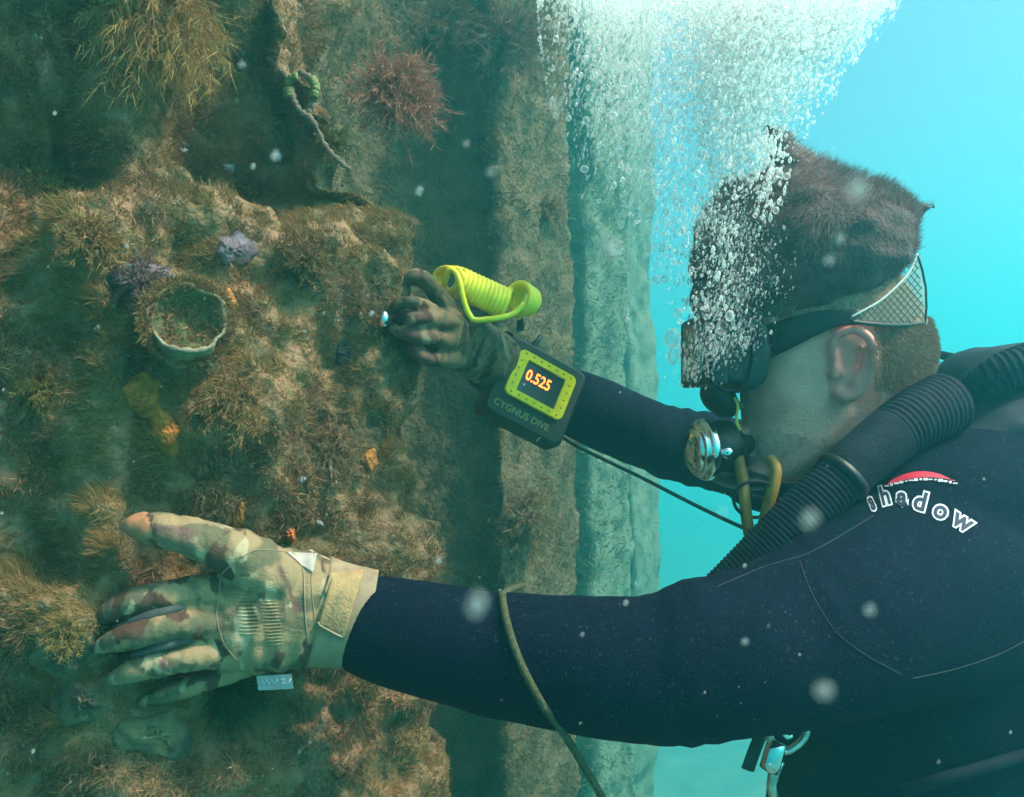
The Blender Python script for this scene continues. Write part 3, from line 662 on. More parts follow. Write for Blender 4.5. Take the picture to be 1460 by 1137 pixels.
# hands inside the gloves
FO = wall_at(545, 455).y - .975
def reach(rows): return [(r[0], r[1], r[2] + FO * max(0., min(1., (722 - r[0]) / 125)), r[3], r[4]) for r in rows]
def hand_rows(near=True, s=1.0):
    h = hand_rows_(near, s)
    return h if near else dict(palm=reach(h['palm']), fingers=[reach(f) for f in h['fingers']], thumb=reach(h['thumb']))
def hand_rows_(near=True, s=1.0):
    if near:
        return dict(palm=[(520, 882, .735, 60 * s, .030 * s), (480, 876, .732, 66 * s, .031 * s), (440, 870, .722, 79 * s, .031 * s), (385, 872, .708, 87 * s, .030 * s), (335, 880, .697, 74 * s, .026 * s), (312, 882, .694, 60 * s, .020 * s)],
            fingers=[[(335, 837, .693, 24, .014), (250, 846, .672, 21.5, .013), (180, 862, .662, 19, .012), (134, 888, .667, 12, .008)],
                     [(330, 884, .690, 24, .014), (242, 893, .664, 22, .0135), (182, 908, .656, 19, .012), (140, 920, .664, 11, .008)],
                     [(330, 930, .693, 24, .014), (250, 940, .670, 21.5, .013), (192, 955, .664, 18, .011), (163, 967, .672, 10, .007)],
                     [(345, 950, .706, 18, .012), (275, 976, .698, 16, .011), (228, 994, .698, 13, .010), (208, 1000, .703, 8, .006)]],
            thumb=[(390, 822, .700, 40, .024), (335, 789, .682, 35, .021), (285, 770, .668, 29, .018), (235, 757, .662, 26, .016), (200, 750, .664, 20, .013), (184, 750, .668, 12, .008)])
    return dict(palm=[(722, 528, 1.035, 40 * s, .030 * s), (690, 505, 1.02, 43 * s, .030 * s), (655, 485, 1.01, 42 * s, .028 * s), (625, 468, 1.005, 34 * s, .024 * s)],
            fingers=[[(640, 442, 1.0, 15, .012), (603, 399, .985, 12, .010), (573, 402, .985, 11, .009), (554, 433, .985, 9, .008)],
                     [(636, 464, .995, 14, .012), (600, 434, .972, 11, .009), (573, 433, .970, 10, .009), (557, 449, .975, 9, .008)],
                     [(642, 488, .99, 14, .012), (606, 480, .970, 12, .010), (582, 477, .963, 11.5, .009), (562, 468, .968, 9, .008)],
                     [(652, 512, .995, 13, .011), (622, 514, .985, 11, .009), (600, 508, .978, 10, .009), (584, 495, .978, 8, .007)]],
            thumb=[(668, 470, 1.0, 17, .014), (638, 458, .975, 13, .011), (608, 455, .958, 11, .009), (586, 455, .958, 9, .008)])
for nr_ in (True, False):
    h = hand_rows(nr_, .88); limb(bm_, h['palm'])
    for f_ in h['fingers'] + [h['thumb']]: limb(bm_, [(r[0], r[1], r[2], r[3] * .85, r[4] * .82) for r in f_], n=12)
body_me = remesh(bm_, .0024, 7, .5)
body = obj('body', body_me, [M['skin'], M['scalp'], M['stubble'], M['ear_skin']], person)
sc_px = lambda c: (c.x / c.y * F + CX, CY - c.z / c.y * F)
for p_ in body_me.polygons:
    x, y = sc_px(p_.center); d = p_.center.y; yy = y
    if d > 1.03 or x < 1000 or y > 760: continue
    jit = 8 * mn.noise(p_.center * 160)
    earish = 1180 < x < 1256 and 462 < y < 575 and d < .864
    line = 440 if x < 1235 else 560 - max(0, (1262 - x)) * 3
    if earish: p_.material_index = 3
    elif (y < 452 + jit and x > 1070) or (x > 1248 + jit and y < 552 + jit + (x - 1250) * .12 and y < 572): p_.material_index = 1
    elif (x < 1190 + jit and y > 612 + jit + max(0, x - 1100) * .25) or (x > 1090 and 600 < y < 690 and (x - 1090) * .45 + 600 < y + jit - 25): p_.material_index = 2
body_bvh = bvh_of(body_me)

# short clipped hair on the back of the head
def head_region(cen, nr):
    px = CX + cen[:, 0] / cen[:, 1] * F; py = CY - cen[:, 2] / cen[:, 1] * F
    return ((cen[:, 1] < 1.01) & (px > 1246) & (px < 1362) & (py > np.where(px < 1322, 462, 430)) & (py < 556 + (px - 1250) * .10)).astype(float)
R, N = sample_mesh(body_me, 14000, head_region)
D = N * .6 + np.array((.15, 0, -.5)) + rng.normal(0, .22, R.shape)
cols = np.array((.26, .165, .11)) * (1 + rng.normal(0, .25, (len(R), 1)))
obj('clipped_hair', ribbons('clipped_hair', R, D, rng.uniform(.003, .007, len(R)), np.full(len(R), .0005), np.clip(cols, .01, 1), rng.normal(0, .1, R.shape), M['hair']), None, person, False)

# long hair lifted by the water
hm = MB()
limb(hm, [(1022, 430, .90, 36, .05), (1062, 378, .90, 94, .066), (1120, 356, .90, 110, .086), (1175, 350, .90, 104, .088), (1218, 338, .90, 84, .080), (1256, 322, .905, 54, .050), (1286, 308, .91, 28, .026), (1310, 300, .91, 13, .012), (1334, 296, .91, 4, .005)])
limb(hm, [(1185, 290, .90, 46, .05), (1146, 256, .89, 30, .034), (1116, 220, .88, 18, .020), (1098, 192, .88, 10, .012), (1086, 174, .88, 3, .005)])
limb(hm, [(1070, 345, .90, 66, .06), (1052, 305, .90, 42, .04), (1044, 275, .90, 20, .02)])
hair_me = remesh(hm, .0045, 8, .5, lambda c: .007 * mn.noise(c * 22) + .004 * mn.noise(Vector((c.x * 40, c.y * 40, c.z * 70))))
hair = obj('hair', hair_me, M['hair_core'], person)
R, N = sample_mesh(hair_me, 42000, lambda c, n: (CY - c[:, 2] / c[:, 1] * F < 470).astype(float))
hc = np.array(P(1190, 430, .92)); rad = R - hc; rad /= np.linalg.norm(rad, axis=1, keepdims=True)
fl = np.array([[mn.noise(Vector(p) * 12), mn.noise(Vector(p) * 12 + Vector((5, 5, 5))), mn.noise(Vector(p) * 12 + Vector((9, 2, 4)))] for p in R])
D = rad * .35 + N * .25 + np.array((.05, 0, .2)) + fl * 1.6 + rng.normal(0, .16, R.shape)
D -= N * np.minimum(0, (D * N).sum(1, keepdims=True))
cols = np.array([(.30, .155, .14), (.22, .110, .105), (.36, .20, .18), (.15, .08, .08)])[rng.integers(0, 4, len(R))] * (1 + rng.normal(0, .15, (len(R), 1)))
hs = ribbons('strands', R - N * .003, D, rng.uniform(.004, .013, len(R)), np.full(len(R), .00045), np.clip(cols, .01, 1), fl * .8 + rng.normal(0, .12, R.shape), M['hair'], 3)
obj('strands', hs, None, hair, False)
R, N = sample_mesh(hair_me, 1500, lambda c, n: ((CY - c[:, 2] / c[:, 1] * F < 400) & (n[:, 2] > -.3)).astype(float))
fl = np.array([[mn.noise(Vector(p) * 9 + Vector((1, 5, 5))), mn.noise(Vector(p) * 9 + Vector((5, 0, 5))), mn.noise(Vector(p) * 9 + Vector((9, 2, 0)))] for p in R])
ws = ribbons('wisps', R - N * .002, N * .5 + fl * 1.2 + np.array((.1, 0, .45)) + rng.normal(0, .2, R.shape), rng.uniform(.006, .017, len(R)), np.full(len(R), .0003), np.tile((.16, .09, .09), (len(R), 1)), fl * .9, M['hair'], 3)
obj('wisps', ws, None, hair, False)

# print on the shoulder
def text_mesh(body, size, offset=0.0, spacing=1.0):
    cu = bpy.data.curves.new('t', 'FONT'); cu.body = body; cu.size = size; cu.offset = offset; cu.space_character = spacing; cu.align_x = 'CENTER'; cu.align_y = 'CENTER'; cu.resolution_u = 3
    o = bpy.data.objects.new('t', cu); COL.objects.link(o); dg = bpy.context.evaluated_depsgraph_get(); dg.update()
    me = bpy.data.meshes.new_from_object(o.evaluated_get(dg)); bpy.data.objects.remove(o); bpy.data.curves.remove(cu); return me
def subdiv(me, maxlen):
    bm = bmesh.new(); bm.from_mesh(me); bmesh.ops.triangulate(bm, faces=bm.faces)
    for _ in range(3):
        es = [e for e in bm.edges if e.calc_length() > maxlen]
        if not es: break
        bmesh.ops.subdivide_edges(bm, edges=es, cuts=1); bmesh.ops.triangulate(bm, faces=bm.faces)
    bm.to_mesh(me); bm.free()
def decal(me, fn, bvh, lift, name, material, parent):
    for v in me.vertices:
        q = fn(v.co.x, v.co.y); h = onto(bvh, q[0], q[1], lift)
        v.co = h if h is not None else P(q[0], q[1], .9)
    me.update(); return obj(name, me, material, parent)
letters = [('s', 1242, 716, -24, .55), ('h', 1262, 708, -14, .75), ('a', 1286, 709, 2, .9), ('d', 1312, 716, 14, 1.0), ('o', 1342, 728, 26, 1.0), ('w', 1373, 743, 32, 1.05)]
for ch, x, y, ang, sx in letters:
    c, s_ = math.cos(math.radians(ang)), math.sin(math.radians(ang))
    f = lambda u, v, x=x, y=y, c=c, s_=s_, sx=sx: (x + (u * sx) * c + v * s_, y + (u * sx) * s_ - v * c)
    for off, lift, material, nm in ((3.4, .0020, M['white_print'], 'printed_letter'), (1.0, .0028, M['navy_print'], 'letter_infill')):
        me = text_mesh(ch, 37, off); subdiv(me, 6); decal(me, f, suit_bvh, lift, nm, material, suit)
em = MB(); n = 40                                                     # red swoosh with cut lines
top = [(1266 + 96 * t, 690 - 16 * math.sin(math.pi * min(1, t * 1.05)) ** .7 - 4 * t) for t in np.linspace(0, 1, n)]
bot = [(1266 + 96 * t, 691 - 7 * math.sin(math.pi * t) - 6 * t) for t in np.linspace(0, 1, n)]
vs = []
for a, b in zip(top, bot):
    for k in range(5): vs.append(onto(suit_bvh, a[0] + (b[0] - a[0]) * k / 4, a[1] + (b[1] - a[1]) * k / 4, .0022) or P(a[0], a[1], .8))
em.add(vs, [(i * 5 + k, i * 5 + k + 1, (i + 1) * 5 + k + 1, (i + 1) * 5 + k) for i in range(n - 1) for k in range(4)])
em.build('printed_emblem', M['red_print'], suit)
lm = MB()
for i in range(15):                                                   # tiny illegible lettering under the emblem
    t = i / 14; x = 1264 + 98 * t; y = 693 - 9 * math.sin(math.pi * t * .9) - 1 * t; hh = (1.0, 2.0, 1.4, 1.7, .8)[i % 5]; wd = (2.9, 2.0, 3.4)[i % 3]
    vs = [onto(suit_bvh, x + a * wd, y + b * hh, .0022) or P(x, y, .8) for a, b in ((-1, -1), (1, -1), (1, 1), (-1, 1))]
    lm.add(vs, [(0, 1, 2, 3)])
lm.build('printed_line', M['white_print'], suit)
def surf_path(bvh, rows, lift, per=10):
    a = catmull(rows, per); out = []
    for r in a:
        h = onto(bvh, r[0], r[1], lift)
        if h is not None: out.append(h)
    return out
for rows in ([(1140, 800), (1152, 835), (1170, 870), (1195, 905), (1235, 935), (1285, 962)], [(1020, 838), (1090, 808), (1150, 790), (1205, 760), (1245, 735)], [(1300, 968), (1360, 955), (1420, 935), (1460, 915)]):
    mb = MB(); sweep(mb, surf_path(suit_bvh, rows, .0002), .0006, n=6, frame='free'); mb.build('seam', M['seam'], suit)

# gloves
def glove(near, material, voxel):
    g = MB(); h = hand_rows(near); limb(g, h['palm'])
    for f_ in h['fingers']: limb(g, f_, n=16)
    limb(g, h['thumb'], n=16)
    def wr(c):
        x, y = to_px(c); fold = 0
        if near:
            for k, amp in ((340, .0016), (372, .0022), (405, .0022), (437, .0026)): fold += amp * math.exp(-((x - k + (y - 870) * .10 - 10 * mn.noise(Vector((0, 0, y * .02)))) / 9) ** 2)
            for k in (215, 255, 290): fold -= .0010 * math.exp(-((x - k) / 5) ** 2)
        return fold + .0014 * mn.noise(c * 45) + .0007 * mn.noise(c * 120)
    return remesh(g, voxel, 4, .5, wr)
gme = glove(True, M['camo'], .0020); gl = obj('glove', gme, [M['camo'], M['thumb_tip'], M['pale_patch']], person); tag(gl, 'camouflage glove spread flat on the turf')
for p_ in gme.polygons:
    x, y = to_px(p_.center); j = 4 * mn.noise(p_.center * 150)
    if y < 768 and x < 214 + j + (y - 750) * .3: p_.material_index = 1
g_bvh = bvh_of(gme)
patch(g_bvh, [(408, 787), (452, 789), (446, 818), (430, 806)], 8, 6, .0012, .001).build('pale_panel', M['pale_patch'], gl)
mb = MB()                                                              # cuff band round the wrist
a = catmull([(452, 872, .728, 80, .0345), (475, 876, .731, 76, .0345), (500, 880, .733, 73, .035), (528, 884, .735, 71, .0355)], 4)
sweep(mb, [P(r[0] + 0, r[1], r[2]) for r in a], [r[3] * r[2] / F for r in a], [r[4] for r in a], 40, caps=False)
cuff = mb.build('cuff', M['tan_edge'], gl); so = cuff.modifiers.new('t', 'SOLIDIFY'); so.thickness = .002
cb = bvh_of(cuff.data)
cw = patch(cb, [(470, 817), (519, 812), (490, 911), (450, 888)], 10, 16, .0035, .002).build('wrist_strap', M['tan'], gl)
for i in range(3):
    mb = MB(); e = 4 + i * 0
    break
mb = MB(); sweep(mb, surf_path(cb, [(472, 820), (462, 850), (453, 886), (470, 900), (488, 909)], .004), .0010, n=6, frame='free'); mb.build('strap_stitching', M['tan_edge'], cw)
tm = text_mesh('MECHANIX', 11); subdiv(tm, 4)
decal(tm, lambda u, v: (484 - u * .28 + v * .96, 860 + u * .96 + v * .28), cb, .0085, 'embossed_lettering', M['tan_edge'], cw)
for rows in ([(296, 860, .682), (250, 868, .6645), (205, 881, .6565), (158, 897, .660)], [(296, 909, .680), (255, 915, .6635), (222, 924, .658), (184, 936, .660)]):
    p = px_path(rows, 8); mb = MB(); sweep(mb, p, [.0008 + .0034 * math.sin(math.pi * i / (len(p) - 1)) ** .8 for i in range(len(p))], n=10, frame='free'); mb.build('finger_gusset', M['gusset'], gl)
for x0, y0, y1, wd in ((352, 838, 905, 15), (388, 858, 920, 13)):         # raised knuckle ribs
    mb = MB()
    for i in range(14):
        y = y0 + (y1 - y0) * i / 13; p = [onto(g_bvh, x0 - wd + 2 * wd * t + (i - 7) * .7, y - 2 * t, .0002) for t in (0, .35, .7, 1)]
        if None not in p: sweep(mb, p, [.0002, .0006, .0006, .0002], n=6, frame='free')
    mb.build('knuckle_ribs', M['camo'], gl)
for rows in ([(345, 792), (330, 806), (316, 820), (312, 850), (309, 880), (318, 915), (340, 945)], [(448, 790), (444, 830), (448, 880), (452, 915), (440, 950)], [(420, 790), (432, 815), (434, 850), (436, 890), (440, 920)], [(345, 795), (360, 786), (385, 784), (410, 788)]):
    mb = MB(); p = surf_path(g_bvh, rows, .0003, 8)
    if len(p) > 3: sweep(mb, p, .00055, n=6, frame='free'); mb.build('stitching', M['tan_edge'], gl)
tg = MB(); c = P(392, 973, .700); e1 = Vector((1, .10, .02)).normalized(); e2 = Vector((.05, .25, -1)).normalized(); hw, hh = .0135, .0062; nn = e1.cross(e2).normalized()
vs = [c + e1 * (a * hw) + e2 * (b * hh) + nn * (k * .0006) for k in (-1, 1) for a, b in ((-1, -1), (1, -1), (1, 1), (-1, 1))]
tg.add(vs, [(0, 1, 2, 3), (4, 5, 6, 7), (0, 1, 5, 4), (1, 2, 6, 5), (2, 3, 7, 6), (3, 0, 4, 7)])
tgo = tg.build('glove_tag', M['tag_grey'], gl, False)
front = -1 if nn.y > 0 else 1
zz = MB()
for k, seq in enumerate([[(-.95, .1), (-.75, -.65), (-.6, .0), (-.45, -.65), (-.3, .05)], [(-.2, -.65), (.02, .05), (.22, -.65)], [(.3, -.6), (.62, -.6), (.42, 0), (.85, 0), (.98, -.6)]]):
    sweep(zz, [c + e1 * (a * hw * .95) + e2 * (b * hh + .0006) + nn * (front * .0013) for a, b in seq], .00055, n=5, frame='free')
zz.build('tag_lettering', M['white_print'], tgo)
fme = glove(False, M['camo_shaded'], .0024); fg = obj('glove', fme, M['camo_shaded'], person); tag(fg, 'dim camouflage glove gripping the probe')
mb = MB(); sweep(mb, px_path([(700, 512, 1.022), (718, 526, 1.033), (738, 540, 1.042)]), [.0385] * 17, [.036] * 17, 24, caps=False); mb.build('cuff', M['gusset'], fg)

# ------------------------------------------------------------------ mask
mk = thing('dive_mask', 'black low volume dive mask over the eyes, swathed in bubbles', 'mask')
def prism(mb, poly, d0, d1, taper=0.0):
    """a solid with the outline poly (px at depth (d0+d1)/2) between two depths, edges rounded by taper"""
    dm = (d0 + d1) / 2; cx = sum(p[0] for p in poly) / len(poly); cy_ = sum(p[1] for p in poly) / len(poly)
    def ringp(d, s): 
        return [Vector((v.x, d, v.z)) for v in (P(cx + (p[0] - cx) * s, cy_ + (p[1] - cy_) * s, dm) for p in poly)]
    levels = [(d0, 1 - taper), (d0 + (d1 - d0) * .12, 1), (d1 - (d1 - d0) * .12, 1), (d1, 1 - taper)]; n = len(poly); vs = []
    for d, s in levels: vs += ringp(d, s)
    fs = [(i * n + k, i * n + (k + 1) % n, (i + 1) * n + (k + 1) % n, (i + 1) * n + k) for i in range(3) for k in range(n)] + [tuple(range(n)), tuple(range(3 * n, 4 * n))]
    mb.add(vs, fs)
mb = MB(); prism(mb, [(994, 456), (1020, 450), (1050, 456), (1068, 472), (1072, 510), (1064, 548), (1046, 562), (1032, 556), (1016, 550), (998, 546), (994, 500)], HD - .078, HD + .078, .06)
me = remesh(mb, .004, 6, .5, lambda c: .001 * mn.noise(c * 50)); obj('skirt', me, M['black'], mk)
mb = MB(); prism(mb, [(990, 452), (1004, 448), (1012, 470), (1012, 540), (1014, 552), (990, 553)], HD - .080, HD + .080, .03); obj('frame', remesh(mb, .003, 2, .4), M['black'], mk)
lens_m = mat('mask_glass', (.02, .03, .035), .06, spec=.8); mb = MB(); 
for s in (-1, 1): prism(mb, [(986, 464), (990, 462), (990, 536), (986, 534)], HD + s * .045 - .034, HD + s * .045 + .034, .0)
mb.build('lens', lens_m, mk, False)
mb = MB(); limb(mb, [(1030, 546, HD, 22, .026), (1022, 562, HD, 24, .024), (1034, 578, HD, 20, .022)]); obj('nose_pocket', remesh(mb, .003, 3), M['black'], mk)
def head_d0(px, py):
    h = onto(body_bvh, px, py, .007); return h if h is not None else P(px, py, HD - .07)
mb = MB(); sweep(mb, [head_d0(1078, 488), head_d0(1092, 486), head_d0(1106, 483)], [.0085, .0095, .008], [.004, .005, .004], 14); mb.build('buckle', M['hose'], mk)
mb = MB(); sweep(mb, [P(x, y, HD - .080) for x, y in ((1016, 462), (1014, 500), (1015, 545), (1030, 556), (1052, 558), (1068, 540), (1074, 508), (1070, 474), (1050, 460), (1030, 456), (1016, 462))], .0022, n=8, frame='free'); mb.build('skirt_rim', M['hose'], mk)
# strap: dark band along the temple, then a net panel at the back of the head
def head_d(px, py, lift=.003):
    h = onto(body_bvh, px, py, lift); return h if h is not None else P(px, py, HD)
mb = MB(); vs = []; cols_ = [(1070, 470, 520), (1095, 462, 512), (1130, 452, 496), (1165, 444, 478), (1195, 442, 466), (1226, 442, 463)]
a = catmull(cols_, 6)
for r in a:
    for k in range(5): vs.append(head_d(r[0], r[1] + (r[2] - r[1]) * k / 4, .0035))
mb.add(vs, [(i * 5 + k, i * 5 + k + 1, (i + 1) * 5 + k + 1, (i + 1) * 5 + k) for i in range(len(a) - 1) for k in range(4)])
sb = mb.build('strap', M['black'], mk); so = sb.modifiers.new('t', 'SOLIDIFY'); so.thickness = .003; so.offset = 0
UP = catmull([(1214, 452), (1235, 441), (1258, 427), (1282, 405), (1298, 385), (1308, 362)], 6); LO = catmull([(1214, 459), (1240, 462), (1265, 464), (1285, 464), (1302, 463), (1319, 461)], 6)
RT = [(1308, 362), (1315, 385), (1320, 410), (1321, 438), (1319, 461)]
def net_d(px): return .828 + .044 * max(0, (px - 1214) / 107) ** 1.9        # the net curves away round the back of the head
def net_p(u, v):
    i = u * (len(UP) - 1); k = min(int(i), len(UP) - 2); f = i - k
    q = (UP[k] * (1 - f) + UP[k + 1] * f) * (1 - v) + (LO[k] * (1 - f) + LO[k + 1] * f) * v
    q = q + np.array((5 * u ** 3 * math.sin(math.pi * v), 0)); return P(q[0], q[1], net_d(q[0]))
net = MB()
def qpath(x0, y0, x1, y1):
    out = []
    for t in np.linspace(0, 1, 40):
        x, y = x0 + (x1 - x0) * t, y0 + (y1 - y0) * t
        k = np.interp(x, UP[:, 0], UP[:, 1]) if x < 1308 else 362 + (x - 1308) * 7; l = np.interp(x, LO[:, 0], LO[:, 1])
        xr = np.interp(y, [362, 410, 438, 461], [1308, 1320, 1321, 1319])
        if k <= y <= l and 1214 < x < xr: out.append(P(x, y, net_d(x)))
    return out
for k in range(-14, 30):
    for sgn in (1, -1):
        x0 = 1190 + k * 9.5; p = qpath(x0, 355 if sgn > 0 else 466, x0 + 95, 466 if sgn > 0 else 355)
        if len(p) > 2: sweep(net, p, .00045, n=4, frame='free')
net_o = net.build('strap_netting', M['mesh_net'], mk)
film = bpy.data.materials.new('net_film'); film.use_nodes = True; t_ = film.node_tree; b_ = t_.nodes['Principled BSDF']; b_.inputs['Base Color'].default_value = (.62, .60, .46, 1); b_.inputs['Roughness'].default_value = .8
tr_ = t_.nodes.new('ShaderNodeBsdfTranslucent'); tr_.inputs[0].default_value = (.62, .62, .50, 1); tp_ = t_.nodes.new('ShaderNodeBsdfTransparent')
m1 = t_.nodes.new('ShaderNodeMixShader'); m1.inputs[0].default_value = .5; m2 = t_.nodes.new('ShaderNodeMixShader'); m2.inputs[0].default_value = .55
t_.links.new(b_.outputs[0], m1.inputs[1]); t_.links.new(tr_.outputs[0], m1.inputs[2]); t_.links.new(tp_.outputs[0], m2.inputs[1]); t_.links.new(m1.outputs[0], m2.inputs[2]); t_.links.new(m2.outputs[0], t_.nodes['Material Output'].inputs['Surface'])
mb = MB(); nu_, nv_ = 24, 10; vs = [net_p(i / nu_, j / nv_) + Vector((0, .0008, 0)) for i in range(nu_ + 1) for j in range(nv_ + 1)]
mb.add(vs, [(i * (nv_ + 1) + j, i * (nv_ + 1) + j + 1, (i + 1) * (nv_ + 1) + j + 1, (i + 1) * (nv_ + 1) + j) for i in range(nu_) for j in range(nv_)])
mb.build('net_fabric', film, mk)
mb = MB(); sweep(mb, [P(q[0], q[1], net_d(q[0]) - .001) for q in UP], .0011, n=6, frame='free'); mb.build('strap_edge', M['strap_edge'], mk)
mb = MB(); sweep(mb, [P(q[0], q[1], net_d(q[0]) - .001) for q in LO], .0021, .0011, n=8); sweep(mb, [P(x, y, net_d(x)) for x, y in RT], .0011, n=6, frame='free'); mb.build('strap_band', M['black'], mk)

# ------------------------------------------------------------------ regulator
rg = thing('regulator', 'chrome fronted breathing regulator held in the mouth', 'regulator')
def lathe(prof, origin, axis, n=40):
    mb = MB(); ax = Vector(axis).normalized(); e1 = ax.orthogonal().normalized(); e2 = ax.cross(e1); vs = []
    for r, h in prof:
        for k in range(n):
            q = 2 * math.pi * k / n; vs.append(Vector(origin) + ax * h + e1 * (r * math.cos(q)) + e2 * (r * math.sin(q)))
    m = len(prof); mb.add(vs, [(i * n + k, i * n + (k + 1) % n, (i + 1) * n + (k + 1) % n, (i + 1) * n + k) for i in range(m - 1) for k in range(n)]); return mb
ro = P(1008, 641, .895); rax = Vector((-.96, -.24, -.06)).normalized()
lathe([(.0005, .0205), (.010, .0200), (.018, .0175), (.0215, .0150), (.0222, .0135)], ro, rax).build('front_cover', M['chrome'], rg)
lathe([(.0225, .0135), (.0262, .0130), (.0270, .0115), (.0262, .0098), (.0245, .0092)], ro, rax).build('outer_ring', M['chrome'], rg)
lathe([(.0245, .0092), (.0252, .0080), (.0300, .0072), (.0312, .0050), (.0312, .0010), (.0300, -.0012), (.0270, -.0016)], ro, rax).build('clamp_ring', M['chrome'], rg)
lathe([(.0270, -.0016), (.0285, -.006), (.0285, -.022), (.025, -.030), (.016, -.036), (.001, -.038)], ro, rax).build('housing', M['black'], rg)
mb = MB(); limb(mb, [(1026, 640, .910, 27, .026), (1050, 634, .920, 22, .026), (1070, 631, .925, 16, .022)]); mb.build('mouthpiece', M['black'], rg)
mb = MB(); limb(mb, [(1010, 668, .91, 14, .03), (1040, 680, .91, 16, .034), (1075, 684, .915, 15, .030)]); obj('exhaust_tee', remesh(mb, .003, 3), M['black'], rg)
lathe([(.001, .004), (.005, .0038), (.0058, .002), (.0058, -.006)], ro + Vector((.014, -.026, -.002)), (-.15, -1, 0), 20).build('adjuster_knob', M['chrome'], rg)
mb = MB()
for k in range(10):
    q = 2 * math.pi * k / 10; e1 = rax.orthogonal().normalized(); e2 = rax.cross(e1); c = ro + rax * .0182 + (e1 * math.cos(q) + e2 * math.sin(q)) * .0135
    ball(mb, c, .0017, 8)
mb.build('cover_stud', M['black'], rg)
mb = MB(); sweep(mb, px_path([(1030, 655, .93), (1048, 700, .97), (1090, 720, 1.0), (1150, 715, 1.02), (1230, 690, 1.03)]), .009, n=14, frame='free'); mb.build('air_hose', M['hose'], rg)
ym = mat('yellow_tab', (.55, .45, .05), .5); mb = MB(); sweep(mb, px_path([(1047, 567, .872), (1052, 580, .870), (1050, 600, .870), (1055, 614, .872)]), [.0016] * 25, n=6, frame='free'); mb.build('purge_tab', ym, rg)

# ------------------------------------------------------------------ thickness gauge
gd = 1.005; gc = P(770, 549.5, gd)
gu = Vector((.865, .26, -.46)).normalized(); gv = Vector((.46, .36, .89)); gv = (gv - gu * gv.dot(gu)).normalized(); gn = gu.cross(gv).normalized()
if gn.y > 0: gn = -gn
gauge = thing('thickness_gauge', 'wrist mounted gauge with yellow bezel and lit 0.525 reading', 'gauge'); px_m = gd / F * 1.045
def gp(u, v, h): return gc + gu * (u * px_m) + gv * (v * px_m) + gn * (h * px_m)
def rrect(hw, hh, r, n=6, cu=0, cv=0):
    out = []
    for sx, sy, a0 in ((1, 1, 0), (-1, 1, 90), (-1, -1, 180), (1, -1, 270)):
        for k in range(n + 1):
            q = math.radians(a0 + 90 * k / n); out.append((cu + sx * (hw - r) + r * math.cos(q), cv + sy * (hh - r) + r * math.sin(q)))
    return out
def slab(mb, outline_levels):
    n = len(outline_levels[0][0]); vs = []
    for o_, h in outline_levels: vs += [gp(u, v, h) for u, v in o_]
    m = len(outline_levels)
    mb.add(vs, [(i * n + k, i * n + (k + 1) % n, (i + 1) * n + (k + 1) % n, (i + 1) * n + k) for i in range(m - 1) for k in range(n)] + [tuple(range(n)), tuple(range((m - 1) * n, m * n))])
mb = MB(); slab(mb, [(rrect(60, 56, 10, cu=-1, cv=-9), -42), (rrect(63, 59, 12, cu=-1, cv=-9), -36), (rrect(63, 59, 12, cu=-1, cv=-9), -8), (rrect(58, 54, 12, cu=-1, cv=-9), -1)]); mb.build('housing', M['housing'], gauge, False)
def frame_ring(mb, oo, ii, h0, h1):
    n = len(oo); vs = []
    for o_, h in ((oo, h0), (oo, h1 - 1), ([(u * .985, v * .985) for u, v in oo], h1), (ii, h1), (ii, h0)): vs += [gp(u, v, h) for u, v in o_]
    mb.add(vs, [(i * n + k, i * n + (k + 1) % n, (i + 1) * n + (k + 1) % n, (i + 1) * n + k) for i in range(4) for k in range(n)])
mb = MB(); frame_ring(mb, rrect(45.5, 34, 9), rrect(30, 23.5, 1.5), -1.5, 5); bez = mb.build('bezel', M['yellow'], gauge, False)
mb = MB(); slab(mb, [(rrect(30.5, 24, 1), -2.0), (rrect(30.5, 24, 1), .6)]); scr = mb.build('screen', M['screen'], gauge, False)
sm_ = MB(); n = 10; vs = [gp(1.6 * math.cos(2 * math.pi * k / n), 1.6 * math.sin(2 * math.pi * k / n), 5.6) - gc for k in range(n)] + [gp(0, 0, 6.0) - gc]; sm_.add(vs, [(k, (k + 1) % n, n) for k in range(n)])
sme = sm_.mesh('screw')
for u, v in [(-36 + 12 * i, 29) for i in range(7)] + [(-36 + 12 * i, -29) for i in range(7)] + [(-39, -17 + 11.4 * i) for i in range(4)] + [(38, -17 + 11.4 * i) for i in range(4)]:
    o = bpy.data.objects.new('screw', sme); COL.objects.link(o); o.parent = bez; o.location = gp(u, v, 0)
sme.materials.append(M['screw'])
def gtext(s, size, u0, v0, h, name, material, parent, off=0.0, sx=1.0):
    me = text_mesh(s, size, off)
    for v in me.vertices: v.co = gp(u0 + v.co.x * sx, v0 + v.co.y, h)
    me.update(); return obj(name, me, material, parent, False)
gtext('0.525', 22, -5, 4, 1.6, 'digits', M['digit'], scr, .35, .80)
gtext('CYGNUS DIVE', 13.5, -8, -50, .0, 'printed_name', M['gauge_print'], gauge, .1)
mb = MB(); sweep(mb, [gp(58, 34, -20), gp(64, 38, -20), gp(74, 40, -20)], [7 * px_m] * 3, n=16, frame='free'); mb.build('knob', M['housing'], gauge)
mb = MB(); sweep(mb, [gp(-28, 40, -14), gp(-26, 52, -14), gp(-24, 60, -14), gp(-22, 70, -14)], [6 * px_m, 5.5 * px_m, 4 * px_m, 3.4 * px_m], n=12, frame='free'); mb.build('cable_gland', M['black'], gauge)
for uu in (-40, 40):
    mb = MB()
    for k in range(25):
        pass
mb = MB(); wr_ = []
